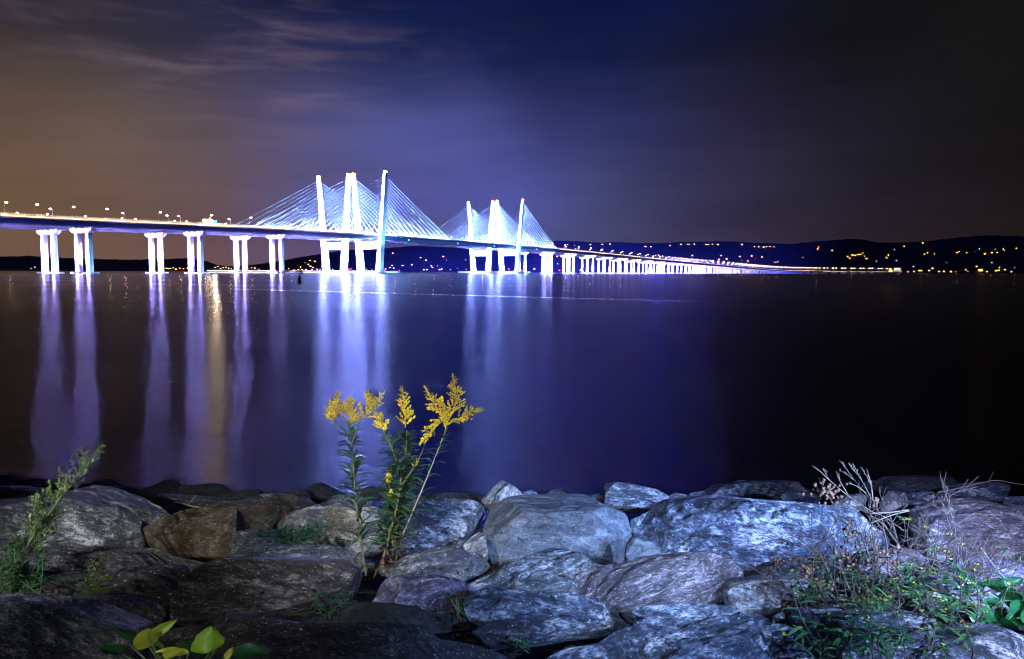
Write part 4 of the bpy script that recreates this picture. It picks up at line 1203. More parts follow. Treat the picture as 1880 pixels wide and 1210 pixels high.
FB = (270, 0.7, 0.62)   # front break: drops towards the viewer
ROCKS = [
    # back rows against the water
    ([(-30, 866), (15, 866), (45, 878), (90, 880), (130, 888), (150, 900), (100, 912), (-30, 912)], 'black', 'low black rock at the water line in the far left corner', 0, 60, .5, {}),
    ([(130, 896), (150, 882), (186, 882), (205, 879), (222, 890), (265, 898), (262, 912), (180, 912)], 'black', 'black rock on the water line behind the tip of the tall feathery weed', 0, 60, .5, {}),
    ([(258, 898), (290, 890), (314, 880), (334, 881), (342, 895), (338, 915), (262, 914)], 'black', 'humped mossy black rock breaking the water line, third pier above it', 0, 58, .6, {}),
    ([(328, 893), (391, 888), (412, 890), (428, 903), (455, 915), (330, 918)], 'black', 'flat black rock right of the humped mossy one at the water line', 0, 60, .5, {}),
    ([(430, 905), (470, 897), (492, 904), (500, 916), (480, 924), (432, 918)], 'black', 'small black rock in the water-line row above the brown boulder', 0, 60, .5, {}),
    ([(515, 912), (545, 897), (566, 902), (572, 917), (530, 922)], 'black', 'black rock at the water line left of the pointed black mound', 0, 60, .5, {}),
    ([(556, 905), (576, 890), (591, 886), (608, 893), (628, 905), (615, 920), (565, 922)], 'black', 'pointed black mound at the water line left of the goldenrod', 0, 55, .5, {}),
    ([(655, 902), (680, 892), (692, 896), (697, 915), (660, 920)], 'black', 'black rock at the water line seen between the goldenrod stems', 0, 55, .5, {}),
    ([(694, 898), (712, 892), (735, 903), (740, 916), (700, 918)], 'black', 'small black rock at the water line close behind the middle goldenrod stem', 0, 55, .5, {}),
    ([(735, 910), (790, 905), (860, 905), (905, 906), (900, 922), (740, 925)], 'black', 'low black ledge at the water line right of the goldenrod', 0, 60, .4, {}),
    ([(955, 907), (974, 899), (986, 904), (990, 915), (960, 918)], 'blue', 'fist-sized blue-grey stone on the water line above the slate block', 0, 58, .5, {}),
    ([(985, 910), (1019, 898), (1046, 901), (1062, 911), (1040, 920), (990, 920)], 'black', 'black rounded rock peeping over the back of the slate block', 0, 58, .5, {}),
    ([(1080, 909), (1104, 906), (1110, 928), (1085, 930)], 'blue', 'narrow blue stone between the slate block and the sharp wedge rock', 0, 58, .5, {}),
    ([(1225, 913), (1239, 905), (1263, 910), (1275, 922), (1228, 924)], 'rose', 'small brownish stone right of the sharp wedge rock', 0, 58, .5, {}),
    ([(1580, 880), (1599, 877), (1670, 873), (1744, 875), (1777, 884), (1730, 900), (1625, 900)], 'dark', 'dark flat rock at the water line behind the pale dead twigs', 0, 62, .4, {}),
    ([(1258, 897), (1338, 888), (1351, 883), (1440, 883), (1485, 887), (1510, 905), (1480, 920), (1380, 922), (1280, 918)], 'blue', 'long low blue slab at the back, between the wedge rock and the dead twigs', 4, 66, .4, {'ridge': 0.4, 'tilt': 3}),
    ([(1428, 911), (1450, 902), (1485, 904), (1510, 914), (1495, 928), (1440, 926)], 'blue', 'small blue rock in front of the long low blue slab', 0, 60, .5, {'dd': -.1}),
    ([(1718, 903), (1751, 890), (1799, 885), (1841, 885), (1850, 910), (1838, 925), (1767, 925), (1725, 915)], 'blue', 'rounded blue rock under the bare twig at the far right water line', 3, 60, .5, {}),
    ([(1840, 913), (1905, 910), (1905, 936), (1843, 932)], 'blue', 'blue rock cut by the right edge of the picture, topmost there', 0, 60, .5, {}),
    ([(1650, 904), (1696, 898), (1722, 913), (1718, 932), (1668, 932)], 'blue', 'angular blue-grey rock beside the round pale stone behind the thicket', -15, 60, .5, {'ridge': 0.5, 'tilt': -12}),
    ([(1615, 919), (1633, 902), (1651, 901), (1668, 923), (1662, 938), (1620, 940)], 'pale', 'upright pale ribbed stone right of the dead twigs', 80, 50, .6, {'dd': -.3}),
    ([(1524, 926), (1548, 909), (1588, 908), (1592, 920), (1575, 942), (1535, 942)], 'pale', 'pale stone at the foot of the dead twigs', 20, 55, .6, {'dd': -.3}),
    ([(1108, 890), (1127, 885), (1159, 889), (1201, 899), (1229, 913), (1222, 928), (1160, 935), (1121, 936), (1109, 926)], 'gneiss', 'sharp wedge-shaped grey rock standing alone right of the slate block', -12, 52, .5, {'rough': 0.6, 'dd': -0.4, 'ridge': 0.62, 'tilt': -10}),
    ([(880, 922), (904, 897), (922, 881), (940, 891), (960, 906), (955, 922), (910, 945)], 'pale', 'pointed pale rock poking up behind the slate block\'s left corner', 60, 48, .5, {'dd': -.5}),
    # second row
    ([(-40, 893), (40, 892), (92, 897), (86, 920), (0, 928), (-40, 928)], 'pale', 'whitish slab top at the left edge behind the feathery weed', 0, 66, .4, {'dd': -.2}),
    ([(50, 897), (75, 888), (128, 886), (140, 896), (100, 906), (60, 906)], 'umber', 'thin brown-grey slab behind the whitish slab at the left', 0, 66, .35, {}),
    ([(255, 914), (290, 905), (340, 909), (420, 914), (480, 911), (505, 925), (440, 936), (360, 944), (300, 940), (272, 928)], 'dark', 'long flat dark slab behind the brown boulder', 3, 66, .35, {}),
    ([(445, 919), (480, 907), (520, 904), (560, 911), (596, 927), (545, 938), (460, 935)], 'dark', 'dark angular rock between the brown boulder and the water', -10, 60, .5, {}),
    ([(586, 920), (620, 908), (660, 911), (688, 922), (655, 938), (594, 936)], 'gneiss', 'small grey rock behind the leafy left goldenrod stem', 10, 60, .5, {}),
    ([(-40, 920), (71, 912), (142, 900), (178, 889), (213, 896), (256, 910), (284, 926), (322, 943), (314, 958), (270, 968), (266, 992), (231, 1008), (178, 1014), (107, 1018), (35, 1020), (-40, 1018)], 'gneiss', 'big glittering grey boulder at the left, behind the feathery weed', -14, 58, .34, {'nf': 5, 'rough': 1.3}),
    ([(266, 976), (285, 958), (325, 944), (362, 933), (400, 927), (458, 925), (527, 926), (544, 936), (516, 950), (494, 966), (450, 972), (442, 992), (432, 1022), (400, 1030), (372, 1026), (338, 1014), (273, 1003)], 'brown', 'rounded brown boulder between the glittering grey one and the goldenrod', 18, 58, .4, {'rough': 0.8, 'ridge': 0.5, 'tilt': 10}),
    ([(505, 962), (539, 940), (573, 930), (625, 928), (700, 930), (716, 960), (712, 1000), (660, 1014), (600, 1010), (558, 992), (518, 980)], 'pale', 'pale striped slab right behind the left goldenrod stem', -4, 62, .32, {'rough': 1.4, 'ridge': 0.4, 'tilt': 0}),
    ([(684, 936), (760, 919), (820, 916), (868, 919), (890, 935), (880, 958), (847, 1008), (805, 1010), (760, 1012), (700, 1008)], 'blue', 'dark blue glittering boulder right behind the slanting goldenrod stem', -6, 56, .4, {'rough': 1.1, 'ridge': 0.45, 'tilt': -4}),
    ([(848, 1008), (862, 987), (878, 974), (893, 984), (897, 1022), (870, 1024)], 'pale', 'small pale stone wedged against the slate block\'s left side', 40, 50, .5, {}),
    ([(884, 978), (900, 932), (936, 913), (993, 908), (1076, 908), (1100, 923), (1148, 943), (1161, 982), (1148, 1002), (1146, 1030), (1122, 1034), (1063, 1024), (1012, 1018), (961, 1028), (908, 1040), (892, 1014)], 'slate', 'large smooth dark slate block with a sharp front edge, middle of the shore', -3, 54, .46, {'rough': 0.42, 'ridge': 0.4, 'tilt': -3}),
    ([(1146, 1022), (1150, 997), (1162, 982), (1186, 985), (1205, 1000), (1219, 1018), (1192, 1030), (1153, 1032)], 'slate', 'small smooth triangular stone at the slate block\'s right foot', 20, 54, .45, {'rough': .4, 'facets': [(270, .5, .7), (60, .3, .9)]}),
    ([(1150, 937), (1178, 923), (1223, 916), (1287, 909), (1338, 913), (1380, 916), (1430, 920), (1493, 925), (1535, 932), (1606, 942), (1642, 963), (1650, 980), (1605, 1000), (1560, 1014), (1500, 1034), (1420, 1040), (1363, 1036), (1300, 1028), (1225, 1024), (1210, 1008), (1196, 978), (1170, 960)], 'blue', 'largest boulder, a broad rough blue-white slab left of the dead twigs', -10, 60, .26, {'rough': 1.2, 'ridge': 0.36, 'tilt': -4}),
    ([(1670, 932), (1731, 909), (1767, 912), (1831, 925), (1910, 930), (1910, 1022), (1831, 1030), (1767, 1030), (1735, 1036), (1700, 1020), (1675, 978)], 'rose', 'rose-grey banded slab at the right edge behind the thicket', -8, 60, .3, {'rough': 0.9, 'ridge': 0.42, 'tilt': -6}),
    # third row
    ([(-40, 1010), (107, 1004), (213, 1004), (320, 1010), (388, 1025), (378, 1042), (320, 1056), (213, 1063), (71, 1056), (-40, 1050)], 'dark', 'long dark slab under the glittering grey boulder', -3, 62, .35, {'ridge': 0.55, 'tilt': -2}),
    ([(441, 976), (475, 971), (503, 980), (528, 996), (575, 1001), (620, 1001), (665, 1015), (674, 1036), (625, 1040), (545, 1040), (424, 1036), (431, 996)], 'gneiss', 'greenish-grey rock below the clover patch, left of the goldenrod roots', 8, 56, .4, {'rough': 1.1}),
    ([(740, 1024), (805, 1002), (834, 1007), (894, 1021), (903, 1034), (884, 1050), (836, 1072), (790, 1068), (741, 1066), (702, 1048)], 'gneiss', 'grey rock with a white streaked front, right of the goldenrod roots', 10, 54, .45, {'ridge': 0.5, 'tilt': 6, 'rough': 1.0}),
    ([(1375, 1040), (1440, 1026), (1520, 1018), (1545, 1042), (1500, 1070), (1400, 1066)], 'dark', 'dark shadowed rock behind the seed heads, under the largest boulder', 0, 60, .4, {}),
    ([(1530, 1028), (1606, 1006), (1670, 1008), (1714, 1020), (1706, 1048), (1638, 1056), (1570, 1056)], 'rose', 'flat pinkish-grey rock in the middle of the thicket', 5, 60, .4, {}),
    ([(1725, 1034), (1767, 1023), (1831, 1026), (1910, 1038), (1910, 1098), (1857, 1084), (1799, 1070), (1733, 1062)], 'purple', 'lilac-grey slab above the big green leaves at the right edge', -12, 60, .35, {'ridge': 0.45, 'tilt': -10}),
    # fourth row
    ([(-40, 1044), (60, 1046), (190, 1050), (205, 1075), (195, 1098), (60, 1106), (-40, 1108)], 'black', 'black hollowed rock below the long dark slab at the left', 0, 60, .4, {}),
    ([(190, 1048), (284, 1038), (343, 1038), (358, 1064), (330, 1104), (302, 1120), (245, 1106), (192, 1088)], 'dark', 'dark rounded rock right of the small pale-leaved sprig', -6, 58, .45, {}),
    ([(348, 1066), (380, 1042), (408, 1028), (450, 1023), (540, 1025), (640, 1030), (666, 1048), (660, 1074), (645, 1102), (600, 1122), (500, 1132), (400, 1136), (312, 1140), (316, 1110)], 'umber', 'broad dark brown rock left below the goldenrod roots', -5, 58, .36, {'rough': 1.2, 'ridge': 0.62, 'tilt': -2}),
    ([(674, 1106), (701, 1073), (724, 1059), (762, 1056), (805, 1057), (836, 1064), (890, 1083), (880, 1096), (853, 1120), (805, 1126), (747, 1128), (684, 1126)], 'purple', 'rounded purple rock in front of the white-streaked grey one', 12, 56, .42, {'rough': .8}),
    ([(850, 1066), (904, 1044), (961, 1025), (1012, 1010), (1051, 1015), (1097, 1026), (1140, 1034), (1115, 1056), (1040, 1080), (968, 1096), (884, 1092)], 'gneiss', 'sloping grey slab directly under the slate block', 16, 60, .3, {'rough': 0.8, 'ridge': 0.25, 'tilt': 12}),
    ([(960, 1090), (1031, 1063), (1105, 1041), (1159, 1028), (1223, 1015), (1287, 1015), (1331, 1025), (1358, 1042), (1369, 1060), (1337, 1078), (1324, 1100), (1303, 1116), (1223, 1112), (1207, 1114), (1140, 1134), (1100, 1122), (1050, 1106)], 'rose', 'long pale slanting slab with layered front face, centre right', 17, 58, .34, {'rough': 0.9, 'ridge': 0.42, 'tilt': 14}),
    ([(1324, 1084), (1338, 1066), (1383, 1057), (1440, 1054), (1464, 1060), (1482, 1088), (1464, 1106), (1430, 1124), (1380, 1132), (1343, 1128), (1330, 1102)], 'pale', 'light blue-grey blocky rock left of the bunched seed heads', -10, 54, .45, {'rough': 0.8, 'ridge': 0.66, 'tilt': -6}),
    ([(1660, 1050), (1735, 1052), (1800, 1062), (1868, 1078), (1885, 1110), (1800, 1122), (1690, 1112)], 'rose', 'grey rock hidden behind the green thicket stems', -5, 60, .4, {}),
    # fifth row
    ([(165, 1096), (213, 1084), (293, 1110), (306, 1122), (290, 1146), (210, 1132)], 'dark', 'small dark rock above the big bottom-left boulder', -10, 58, .45, {}),
    ([(548, 1116), (660, 1104), (850, 1122), (872, 1146), (700, 1164), (555, 1156)], 'black', 'black low rock behind the dim leafy tuft in the lower middle', 0, 60, .35, {}),
    ([(850, 1100), (888, 1082), (968, 1088), (1047, 1092), (1111, 1106), (1137, 1125), (1172, 1146), (1127, 1154), (1063, 1160), (968, 1176), (900, 1172), (860, 1138)], 'blue', 'deep blue layered slab under the long slanting slab', -9, 60, .32, {'rough': 1.2, 'ridge': 0.45, 'tilt': -6}),
    ([(860, 1162), (904, 1140), (961, 1143), (982, 1163), (958, 1190), (895, 1186)], 'dark', 'small dark blue rock beside the grass tuft at the bottom', 0, 58, .45, {}),
    ([(-50, 1094), (53, 1088), (107, 1092), (160, 1099), (213, 1116), (256, 1131), (288, 1146), (274, 1166), (266, 1178), (256, 1260), (-50, 1260)], 'gneiss', 'big streaked boulder in the bottom left corner', -20, 58, .36, {'rough': 1.2, 'mat2': 'dark', 'ridge': 0.7, 'tilt': -14}),
    ([(262, 1150), (330, 1130), (430, 1126), (560, 1146), (680, 1146), (760, 1148), (880, 1166), (945, 1190), (970, 1260), (250, 1260)], 'dark', 'broad dark slab along the bottom edge, behind the bright green leaves', 3, 62, .3, {'rough': 1.0, 'ridge': 0.5, 'tilt': 3}),
    ([(975, 1230), (1000, 1190), (1038, 1173), (1095, 1165), (1159, 1152), (1200, 1140), (1158, 1128), (1165, 1113), (1207, 1105), (1287, 1104), (1335, 1113), (1367, 1132), (1440, 1128), (1500, 1148), (1548, 1180), (1580, 1260), (975, 1260)], 'blue', 'great blue-flecked slab at the bottom edge right of centre', 6, 60, .28, {'rough': 1.1, 'ridge': 0.25, 'tilt': 4}),
    ([(1430, 1120), (1520, 1110), (1640, 1115), (1700, 1150), (1690, 1260), (1560, 1260), (1500, 1180)], 'blue', 'blue-grey rock buried under the green burr thicket', 0, 60, .35, {}),
    ([(1640, 1260), (1668, 1176), (1702, 1161), (1751, 1148), (1815, 1145), (1849, 1161), (1910, 1178), (1910, 1260)], 'blue', 'pale blue speckled boulder in the bottom right corner', -25, 56, .4, {'rough': 1.0, 'ridge': 0.45, 'tilt': -16}),
]
for poly, mat, label, strata, eps, H, opt in ROCKS:
    opt = dict(opt); opt.pop('mat2', None)
    if mat != 'black' and 'ridge' not in opt and 'facets' not in opt:
        hr_ = random.Random(label); opt['ridge'] = hr_.uniform(.36, .62); opt['tilt'] = strata * .7 + hr_.uniform(-6, 6)
    rock(poly, mat, label, strata, eps, H, **opt)

# the bank goes on past both edges of the frame
EDGE = [([(1890, 935), (2010, 915), (2140, 920), (2210, 960), (2180, 1020), (2020, 1035), (1900, 1015)], 'gneiss', 'grey slab past the right edge of the view, level with the rose-grey one'),
        ([(1900, 1035), (2030, 1030), (2180, 1030), (2260, 1080), (2200, 1140), (2000, 1135), (1890, 1100)], 'blue', 'blue slab past the right edge of the view, beside the emerald leaves'),
        ([(1905, 1150), (2050, 1140), (2230, 1150), (2300, 1260), (1900, 1260)], 'dark', 'dark slab past the bottom right corner of the view'),
        ([(1900, 895), (1990, 885), (2120, 888), (2160, 915), (2020, 925), (1905, 920)], 'dark', 'low dark rock past the right edge of the view, at the water line'),
        ([(2200, 930), (2350, 915), (2480, 960), (2440, 1040), (2260, 1050)], 'slate', 'smooth slate boulder farthest out past the right edge of the view'),
        ([(-400, 925), (-250, 895), (-90, 905), (-30, 950), (-50, 1010), (-250, 1025), (-390, 1000)], 'umber', 'brown-grey boulder past the left edge of the view, behind the weeds'),
        ([(-420, 1040), (-250, 1025), (-60, 1030), (-45, 1090), (-200, 1120), (-400, 1110)], 'gneiss', 'grey slab past the left edge of the view, beside the black rock'),
        ([(-450, 1130), (-250, 1115), (-60, 1115), (-60, 1260), (-450, 1260)], 'dark', 'dark slab past the bottom left corner of the view'),
        ([(-420, 878), (-250, 868), (-50, 872), (-40, 900), (-230, 910), (-420, 905)], 'black', 'black rock past the left edge of the view, at the water line')]
for poly, mat, label in EDGE: rock(poly, mat, label, 0.0, 60.0, .38, ridge=.45)

# small stones filling the joints between the boulders: too many to count
def joint_rubble():
    rng = random.Random(5); mb = MB()
    for k in range(1500):
        px = rng.uniform(-60, 1940); py = rng.uniform(905, 1235)
        d = depth_at(min(py, 1215)) * rng.uniform(1.0, 1.02)
        b = PP(px, py, d); z = bank_z(b[1]); r = rng.uniform(0.012, 0.045)
        c = np.array([b[0], b[1], z + r * .5 + rng.uniform(0, .14)])
        loops = []
        for j in range(1, 5):
            a = pi * j / 5
            loops.append([c + r * np.array([math.sin(a) * math.cos(2 * pi * i / 7), math.sin(a) * math.sin(2 * pi * i / 7) * .8, -math.cos(a) * .7]) * rng.uniform(.8, 1.2) for i in range(7)])
        mb.loft(loops)
    o = mb.build('rubble', RM['gneiss']); tag(o, 'small dark stones and grit filling the gaps between the boulders', 'rubble', kind='stuff')


joint_rubble()

# added spots near the camera, standing in for unseen lamplight on the bank
def bank_fill(loc, px, py, watts, col, ang, blend=0.9, rad=0.06):
    t = PP(px, py, depth_at(py)); spot('bank_light', loc, tuple(t), watts, col, ang, blend, rad)


WHT = (0.90, 0.95, 1.0); BLU = (0.24, 0.42, 1.0); COOL = (0.42, 0.60, 1.0)
def bank_fill(loc, px, py, d, watts, col, ang, blend=1.0, rad=0.05):
    spot('bank_light', loc, tuple(PP(px, py, d)), watts, col, ang, blend, rad)


bank_fill((-2.7, -0.5, 3.0), 110, 925, 3.5, 1050, WHT, 26)
bank_fill((-2.2, -0.6, 3.1), 400, 965, 4.1, 420, (1.0, .93, .82), 14)
bank_fill((-1.1, -0.8, 3.6), 720, 800, 3.3, 900, (1.0, .97, .9), 20)
bank_fill((-1.0, -0.8, 3.7), 700, 975, 3.6, 760, WHT, 18)
bank_fill((0.3, -0.5, 2.9), 310, 1185, 1.75, 150, (1.0, 1.0, .9), 11)
bank_fill((1.7, -0.7, 3.1), 1010, 975, 3.9, 1750, COOL, 20)
bank_fill((3.6, -0.2, 2.9), 1400, 965, 4.1, 6800, BLU, 25)
bank_fill((3.3, -0.6, 2.8), 1700, 1050, 3.1, 2000, (0.46, 0.58, 1.0), 32)
bank_fill((2.3, -0.9, 3.0), 1190, 1090, 2.9, 1700, BLU, 34)
bank_fill((0.4, -0.9, 4.2), 560, 1090, 3.0, 120, (.8, .88, 1.0), 36)
bank_fill((1.0, -0.8, 3.0), 1800, 975, 4.1, 3000, (0.42, 0.5, 1.0), 20)
bank_fill((-0.6, -0.8, 3.1), 1180, 1045, 3.3, 1000, COOL, 16)
bank_fill((2.6, -0.7, 2.9), 1780, 1185, 2.45, 1100, (.55, .65, 1.0), 16)
# ------------------------------------------------------------------ plants
leaf_dark = leaf_mat('goldenrod_leaf', (0.025, 0.065, 0.024), (0.075, 0.16, 0.055))
leaf_brown = leaf_mat('withered_leaf', (0.06, 0.035, 0.015), (0.20, 0.11, 0.04))
leaf_bright = leaf_mat('bright_leaf', (0.09, 0.20, 0.012), (0.22, 0.34, 0.03), 6.0, 0.4, 0.3)
leaf_yellow = leaf_mat('yellowing_leaf', (0.24, 0.32, 0.025), (0.44, 0.44, 0.05), 6.0, 0.4, 0.3)
leaf_deep = leaf_mat('deep_green_leaf', (0.010, 0.045, 0.014), (0.025, 0.10, 0.03), 6.0, 0.35, 0.2)
leaf_mug = leaf_mat('grey_green_leaf', (0.07, 0.11, 0.030), (0.22, 0.28, 0.09))
leaf_green = leaf_mat('thicket_leaf', (0.012, 0.055, 0.018), (0.07, 0.20, 0.065), 9.0, 0.45, 0.25)
leaf_emerald = leaf_mat('broad_emerald_leaf', (0.004, 0.030, 0.008), (0.012, 0.095, 0.022), 5.0, 0.35, 0.25)
leaf_mint = leaf_mat('mint_leaf', (0.12, 0.28, 0.12), (0.22, 0.40, 0.18), 6.0, 0.5, 0.3)
petal = leaf_mat('goldenrod_floret', (0.66, 0.46, 0.006), (0.95, 0.74, 0.02), 40.0, 0.7, 0.2)
petal_dry = leaf_mat('faded_floret', (0.20, 0.13, 0.02), (0.46, 0.32, 0.06), 40.0, 0.8, 0.15)
bur_yellow = leaf_mat('burr_bud', (0.12, 0.14, 0.012), (0.32, 0.30, 0.035), 20.0, 0.6, 0.2)
stem_tan = simple_mat('tan_stem', (0.30, 0.22, 0.15), .7, 0, .3, 30, .3)
stem_green = simple_mat('green_stem', (0.07, 0.13, 0.05), .6, 0, .3, 30, .3)
stem_brown = simple_mat('brown_green_stem', (0.12, 0.105, 0.05), .7, 0, .4, 30, .3)
stem_dark = simple_mat('dark_stem', (0.06, 0.045, 0.04), .8, 0, .3, 30, .3)
twig_pale = simple_mat('bleached_twig', (0.19, 0.145, 0.10), .7, 0, .25, 40, .3)
twig_brown = simple_mat('brown_twig', (0.085, 0.058, 0.040), .75, 0, .3, 40, .3)
seed_m = simple_mat('brown_seed_head', (0.16, 0.085, 0.045), .85, 0, .5, 60, .6)


def smooth_path(pts, n=8):
    P = [np.array(p, float) for p in pts]
    P = [2 * P[0] - P[1]] + P + [2 * P[-1] - P[-2]]
    out = []
    for i in range(1, len(P) - 2):
        for k in range(n):
            t = k / n
            a, b, c, d_ = P[i - 1], P[i], P[i + 1], P[i + 2]
            out.append(0.5 * ((2 * b) + (c - a) * t + (2 * a - 5 * b + 4 * c - d_) * t * t + (3 * b - a - 3 * c + d_) * t ** 3))
    out.append(P[-2]); return out


def pxpath(pts, d0, d1=None, n=8):
    d1 = d0 if d1 is None else d1
    m_ = len(pts)
    return smooth_path([PP(x, y, d0 + (d1 - d0) * i / max(1, m_ - 1)) for i, (x, y) in enumerate(pts)], n)


def along(path, t):
    f = t * (len(path) - 1); i = min(int(f), len(path) - 2); u = f - i
    p = path[i] * (1 - u) + path[i + 1] * u
    g = path[i + 1] - path[i]; return p, g / (np.linalg.norm(g) + 1e-9)


def rdir(rng, updown=0.3):
    a = rng.uniform(0, 2 * pi)
    return np.array([math.cos(a), math.sin(a) * 0.8, updown])


def stem_leaves(mb, path, t0, t1, n, L, W, rng, up=0.55, droop=0.9, mi=0):
    for k in range(n):
        t = t0 + (t1 - t0) * (k + rng.random()) / n
        p, g = along(path, t)
        dd = rdir(rng, up + rng.uniform(-.2, .2)) + 0.35 * g
        s = 1.0 - 0.45 * (k / n) if t1 > t0 else 1
        mb.blade(p, dd, L * rng.uniform(.7, 1.25) * s, W * rng.uniform(.8, 1.2), droop * rng.uniform(.6, 1.5), mi=mi, seg=6, shape=.4)


def plume(mf, md, path, w, rng, n=260, dry_tip=0.55):
    """a goldenrod plume: an arching wand with many short side sprays, each lined with florets"""
    w = w * 1.25; ns = int(22 + 800 * w); up = np.array([0, 0, 1.0])
    for k in range(ns):
        t = 0.03 + 0.93 * (k + rng.random()) / ns
        p, g = along(path, t)
        env = 1.55 * w * (0.35 + 0.65 * math.sin(pi * min(1, 0.25 + t * 0.75))) * (1 - 0.62 * t) * rng.uniform(.55, 1.35)
        s1 = np.cross(g, [0.3, 1, 0.2]); s1 /= np.linalg.norm(s1); s2 = np.cross(g, s1)
        a = rng.uniform(0, 2 * pi); o = math.cos(a) * s1 + math.sin(a) * s2
        br = smooth_path([p, p + env * (.55 * o + .35 * g + .12 * up), p + env * (.95 * o + .75 * g + .05 * up)], 4)
        md.tube(br, .0007, 3)
        m_ = max(4, int(env / .0023))
        dryk = rng.random() < max(.10, (t - dry_tip) * 2.4)
        for j in range(m_):
            c, gg = along(br, .15 + .85 * rng.random())
            c = c + rdir(rng, rng.uniform(-.4, .9)) * rng.uniform(.0005, .0042)
            (md if dryk or rng.random() < .10 + .25 * t else mf).blob(c, rng.uniform(.0018, .0047) * (1.1 - .35 * t), 0, rng.uniform(.7, 1.4))
    for k in range(12):
        p, g = along(path, .8 + .2 * rng.random()); md.blob(p + rdir(rng, .2) * .003, rng.uniform(.0015, .003))


def goldenrod(stem_px, base_d, top_d, label, plumes, branches, nl, leafL, rng, lower_brown=0, stem_r=0.0055, group='goldenrod stems on the bank'):
    path = pxpath(stem_px, base_d, top_d)
    root = empty('goldenrod', path[0])
    tag(root, label, 'plant', group)
    org = np.array(path[0])
    sub = lambda P: [p - org for p in P]
    mb = MB(); n = len(path)
    mb.tube(sub(path), [stem_r * (1 - .6 * i / n) for i in range(n)], 6)
    lv = MB(); br = MB()
    stem_leaves(lv, sub(path), .12, .97, int(nl * 1.5), leafL * 1.1, 0.0165, rng)
    if lower_brown: stem_leaves(br, sub(path), .0, .28, lower_brown, leafL * .9, .012, rng, .0, 1.8)
    for bp in branches:
        b = pxpath(bp, top_d - .02, top_d - .04); mb.tube(sub(b), [.0032 * (1 - .5 * i / len(b)) for i in range(len(b))], 5)
        stem_leaves(lv, sub(b), .1, .95, 9, leafL * .55, .0075, rng)
    mb.build('stem', stem_tan if lower_brown == 0 else stem_brown, root)
    lv.build('foliage', leaf_dark, root)
    if lower_brown: br.build('withered_foliage', leaf_brown, root)
    for pp, w, dry in plumes:
        f = MB(); dmb = MB(); P = sub(pxpath(pp, top_d - .04, top_d - .06))
        f.tube(P, .0016, 4)
        plume(f, dmb, P, w, rng, int(150 + w * 9000), dry)
        o = f.build('flower_plume', petal, root, smooth=False)
        if dmb.f: dmb.build('faded_floret', petal_dry, o, smooth=False)
    return root


rg = random.Random(11)
goldenrod([(672, 1056), (659, 972), (652, 900), (649, 854), (645, 809), (643, 770)], 3.3, 3.28, 'leafy goldenrod stem with three clustered mustard plumes, leftmost of the flowers',
          [([(611, 778), (615, 757), (619, 740), (623, 718)], .026, .55), ([(640, 782), (643, 762), (640, 745), (645, 731)], .032, .62), ([(664, 772), (676, 752), (690, 738), (707, 717)], .026, .6), ([(676, 745), (678, 730), (675, 717)], .014, .3), ([(600, 768), (610, 758), (618, 752)], .016, .6)],
          [[(646, 812), (630, 790), (612, 775)], [(646, 815), (655, 790), (664, 770)]], 78, 0.105, rg, 6)
goldenrod([(698, 1046), (714, 985), (727, 938), (736, 875), (722, 830), (706, 795)], 3.32, 3.27, 'goldenrod stem bent to the left with a small mustard plume, beside the three-plumed one',
          [([(706, 796), (700, 780), (693, 768), (688, 752)], .022, .5)], [], 80, 0.10, rg, 14)
goldenrod([(718, 1030), (734, 915), (744, 845), (747, 790)], 3.36, 3.3, 'upright goldenrod stem ending in one narrow spike of yellow flowers',
          [([(744, 785), (743, 760), (741, 735), (738, 708)], .027, .5)], [[(738, 890), (765, 850), (782, 812)]], 110, 0.095, rg, 18)
goldenrod([(738, 985), (776, 896), (804, 827), (818, 790)], 3.34, 3.26, 'slanting bare-stemmed goldenrod with five spreading plumes, rightmost of the flowers',
          [([(818, 778), (804, 752), (792, 732), (778, 708)], .024, .55), ([(824, 772), (836, 742), (836, 716), (831, 686)], .029, .45), ([(815, 748), (808, 740), (812, 735)], .012, .6), ([(830, 775), (850, 765), (868, 755), (889, 752)], .020, .5), ([(811, 774), (795, 788), (782, 802), (770, 818)], .021, .75), ([(818, 788), (819, 770), (816, 745)], .020, .7)],
          [], 22, 0.08, rg, 0, .0045)


goldenrod([(705, 1040), (716, 985), (735, 930), (752, 880), (760, 850)], 3.36, 3.4, 'short flowerless leafy goldenrod stem in the middle of the clump', [([(758, 858), (762, 850), (765, 842)], .010, .9)], [], 90, 0.10, rg, 20)
goldenrod([(728, 1035), (726, 970), (716, 920), (716, 880), (724, 850)], 3.4, 3.38, 'flowerless leafy goldenrod stem with a few yellow buds low on it', [([(716, 886), (713, 878), (716, 870)], .012, .9), ([(720, 912), (716, 906), (718, 900)], .009, .9)], [], 90, 0.10, rg, 20)


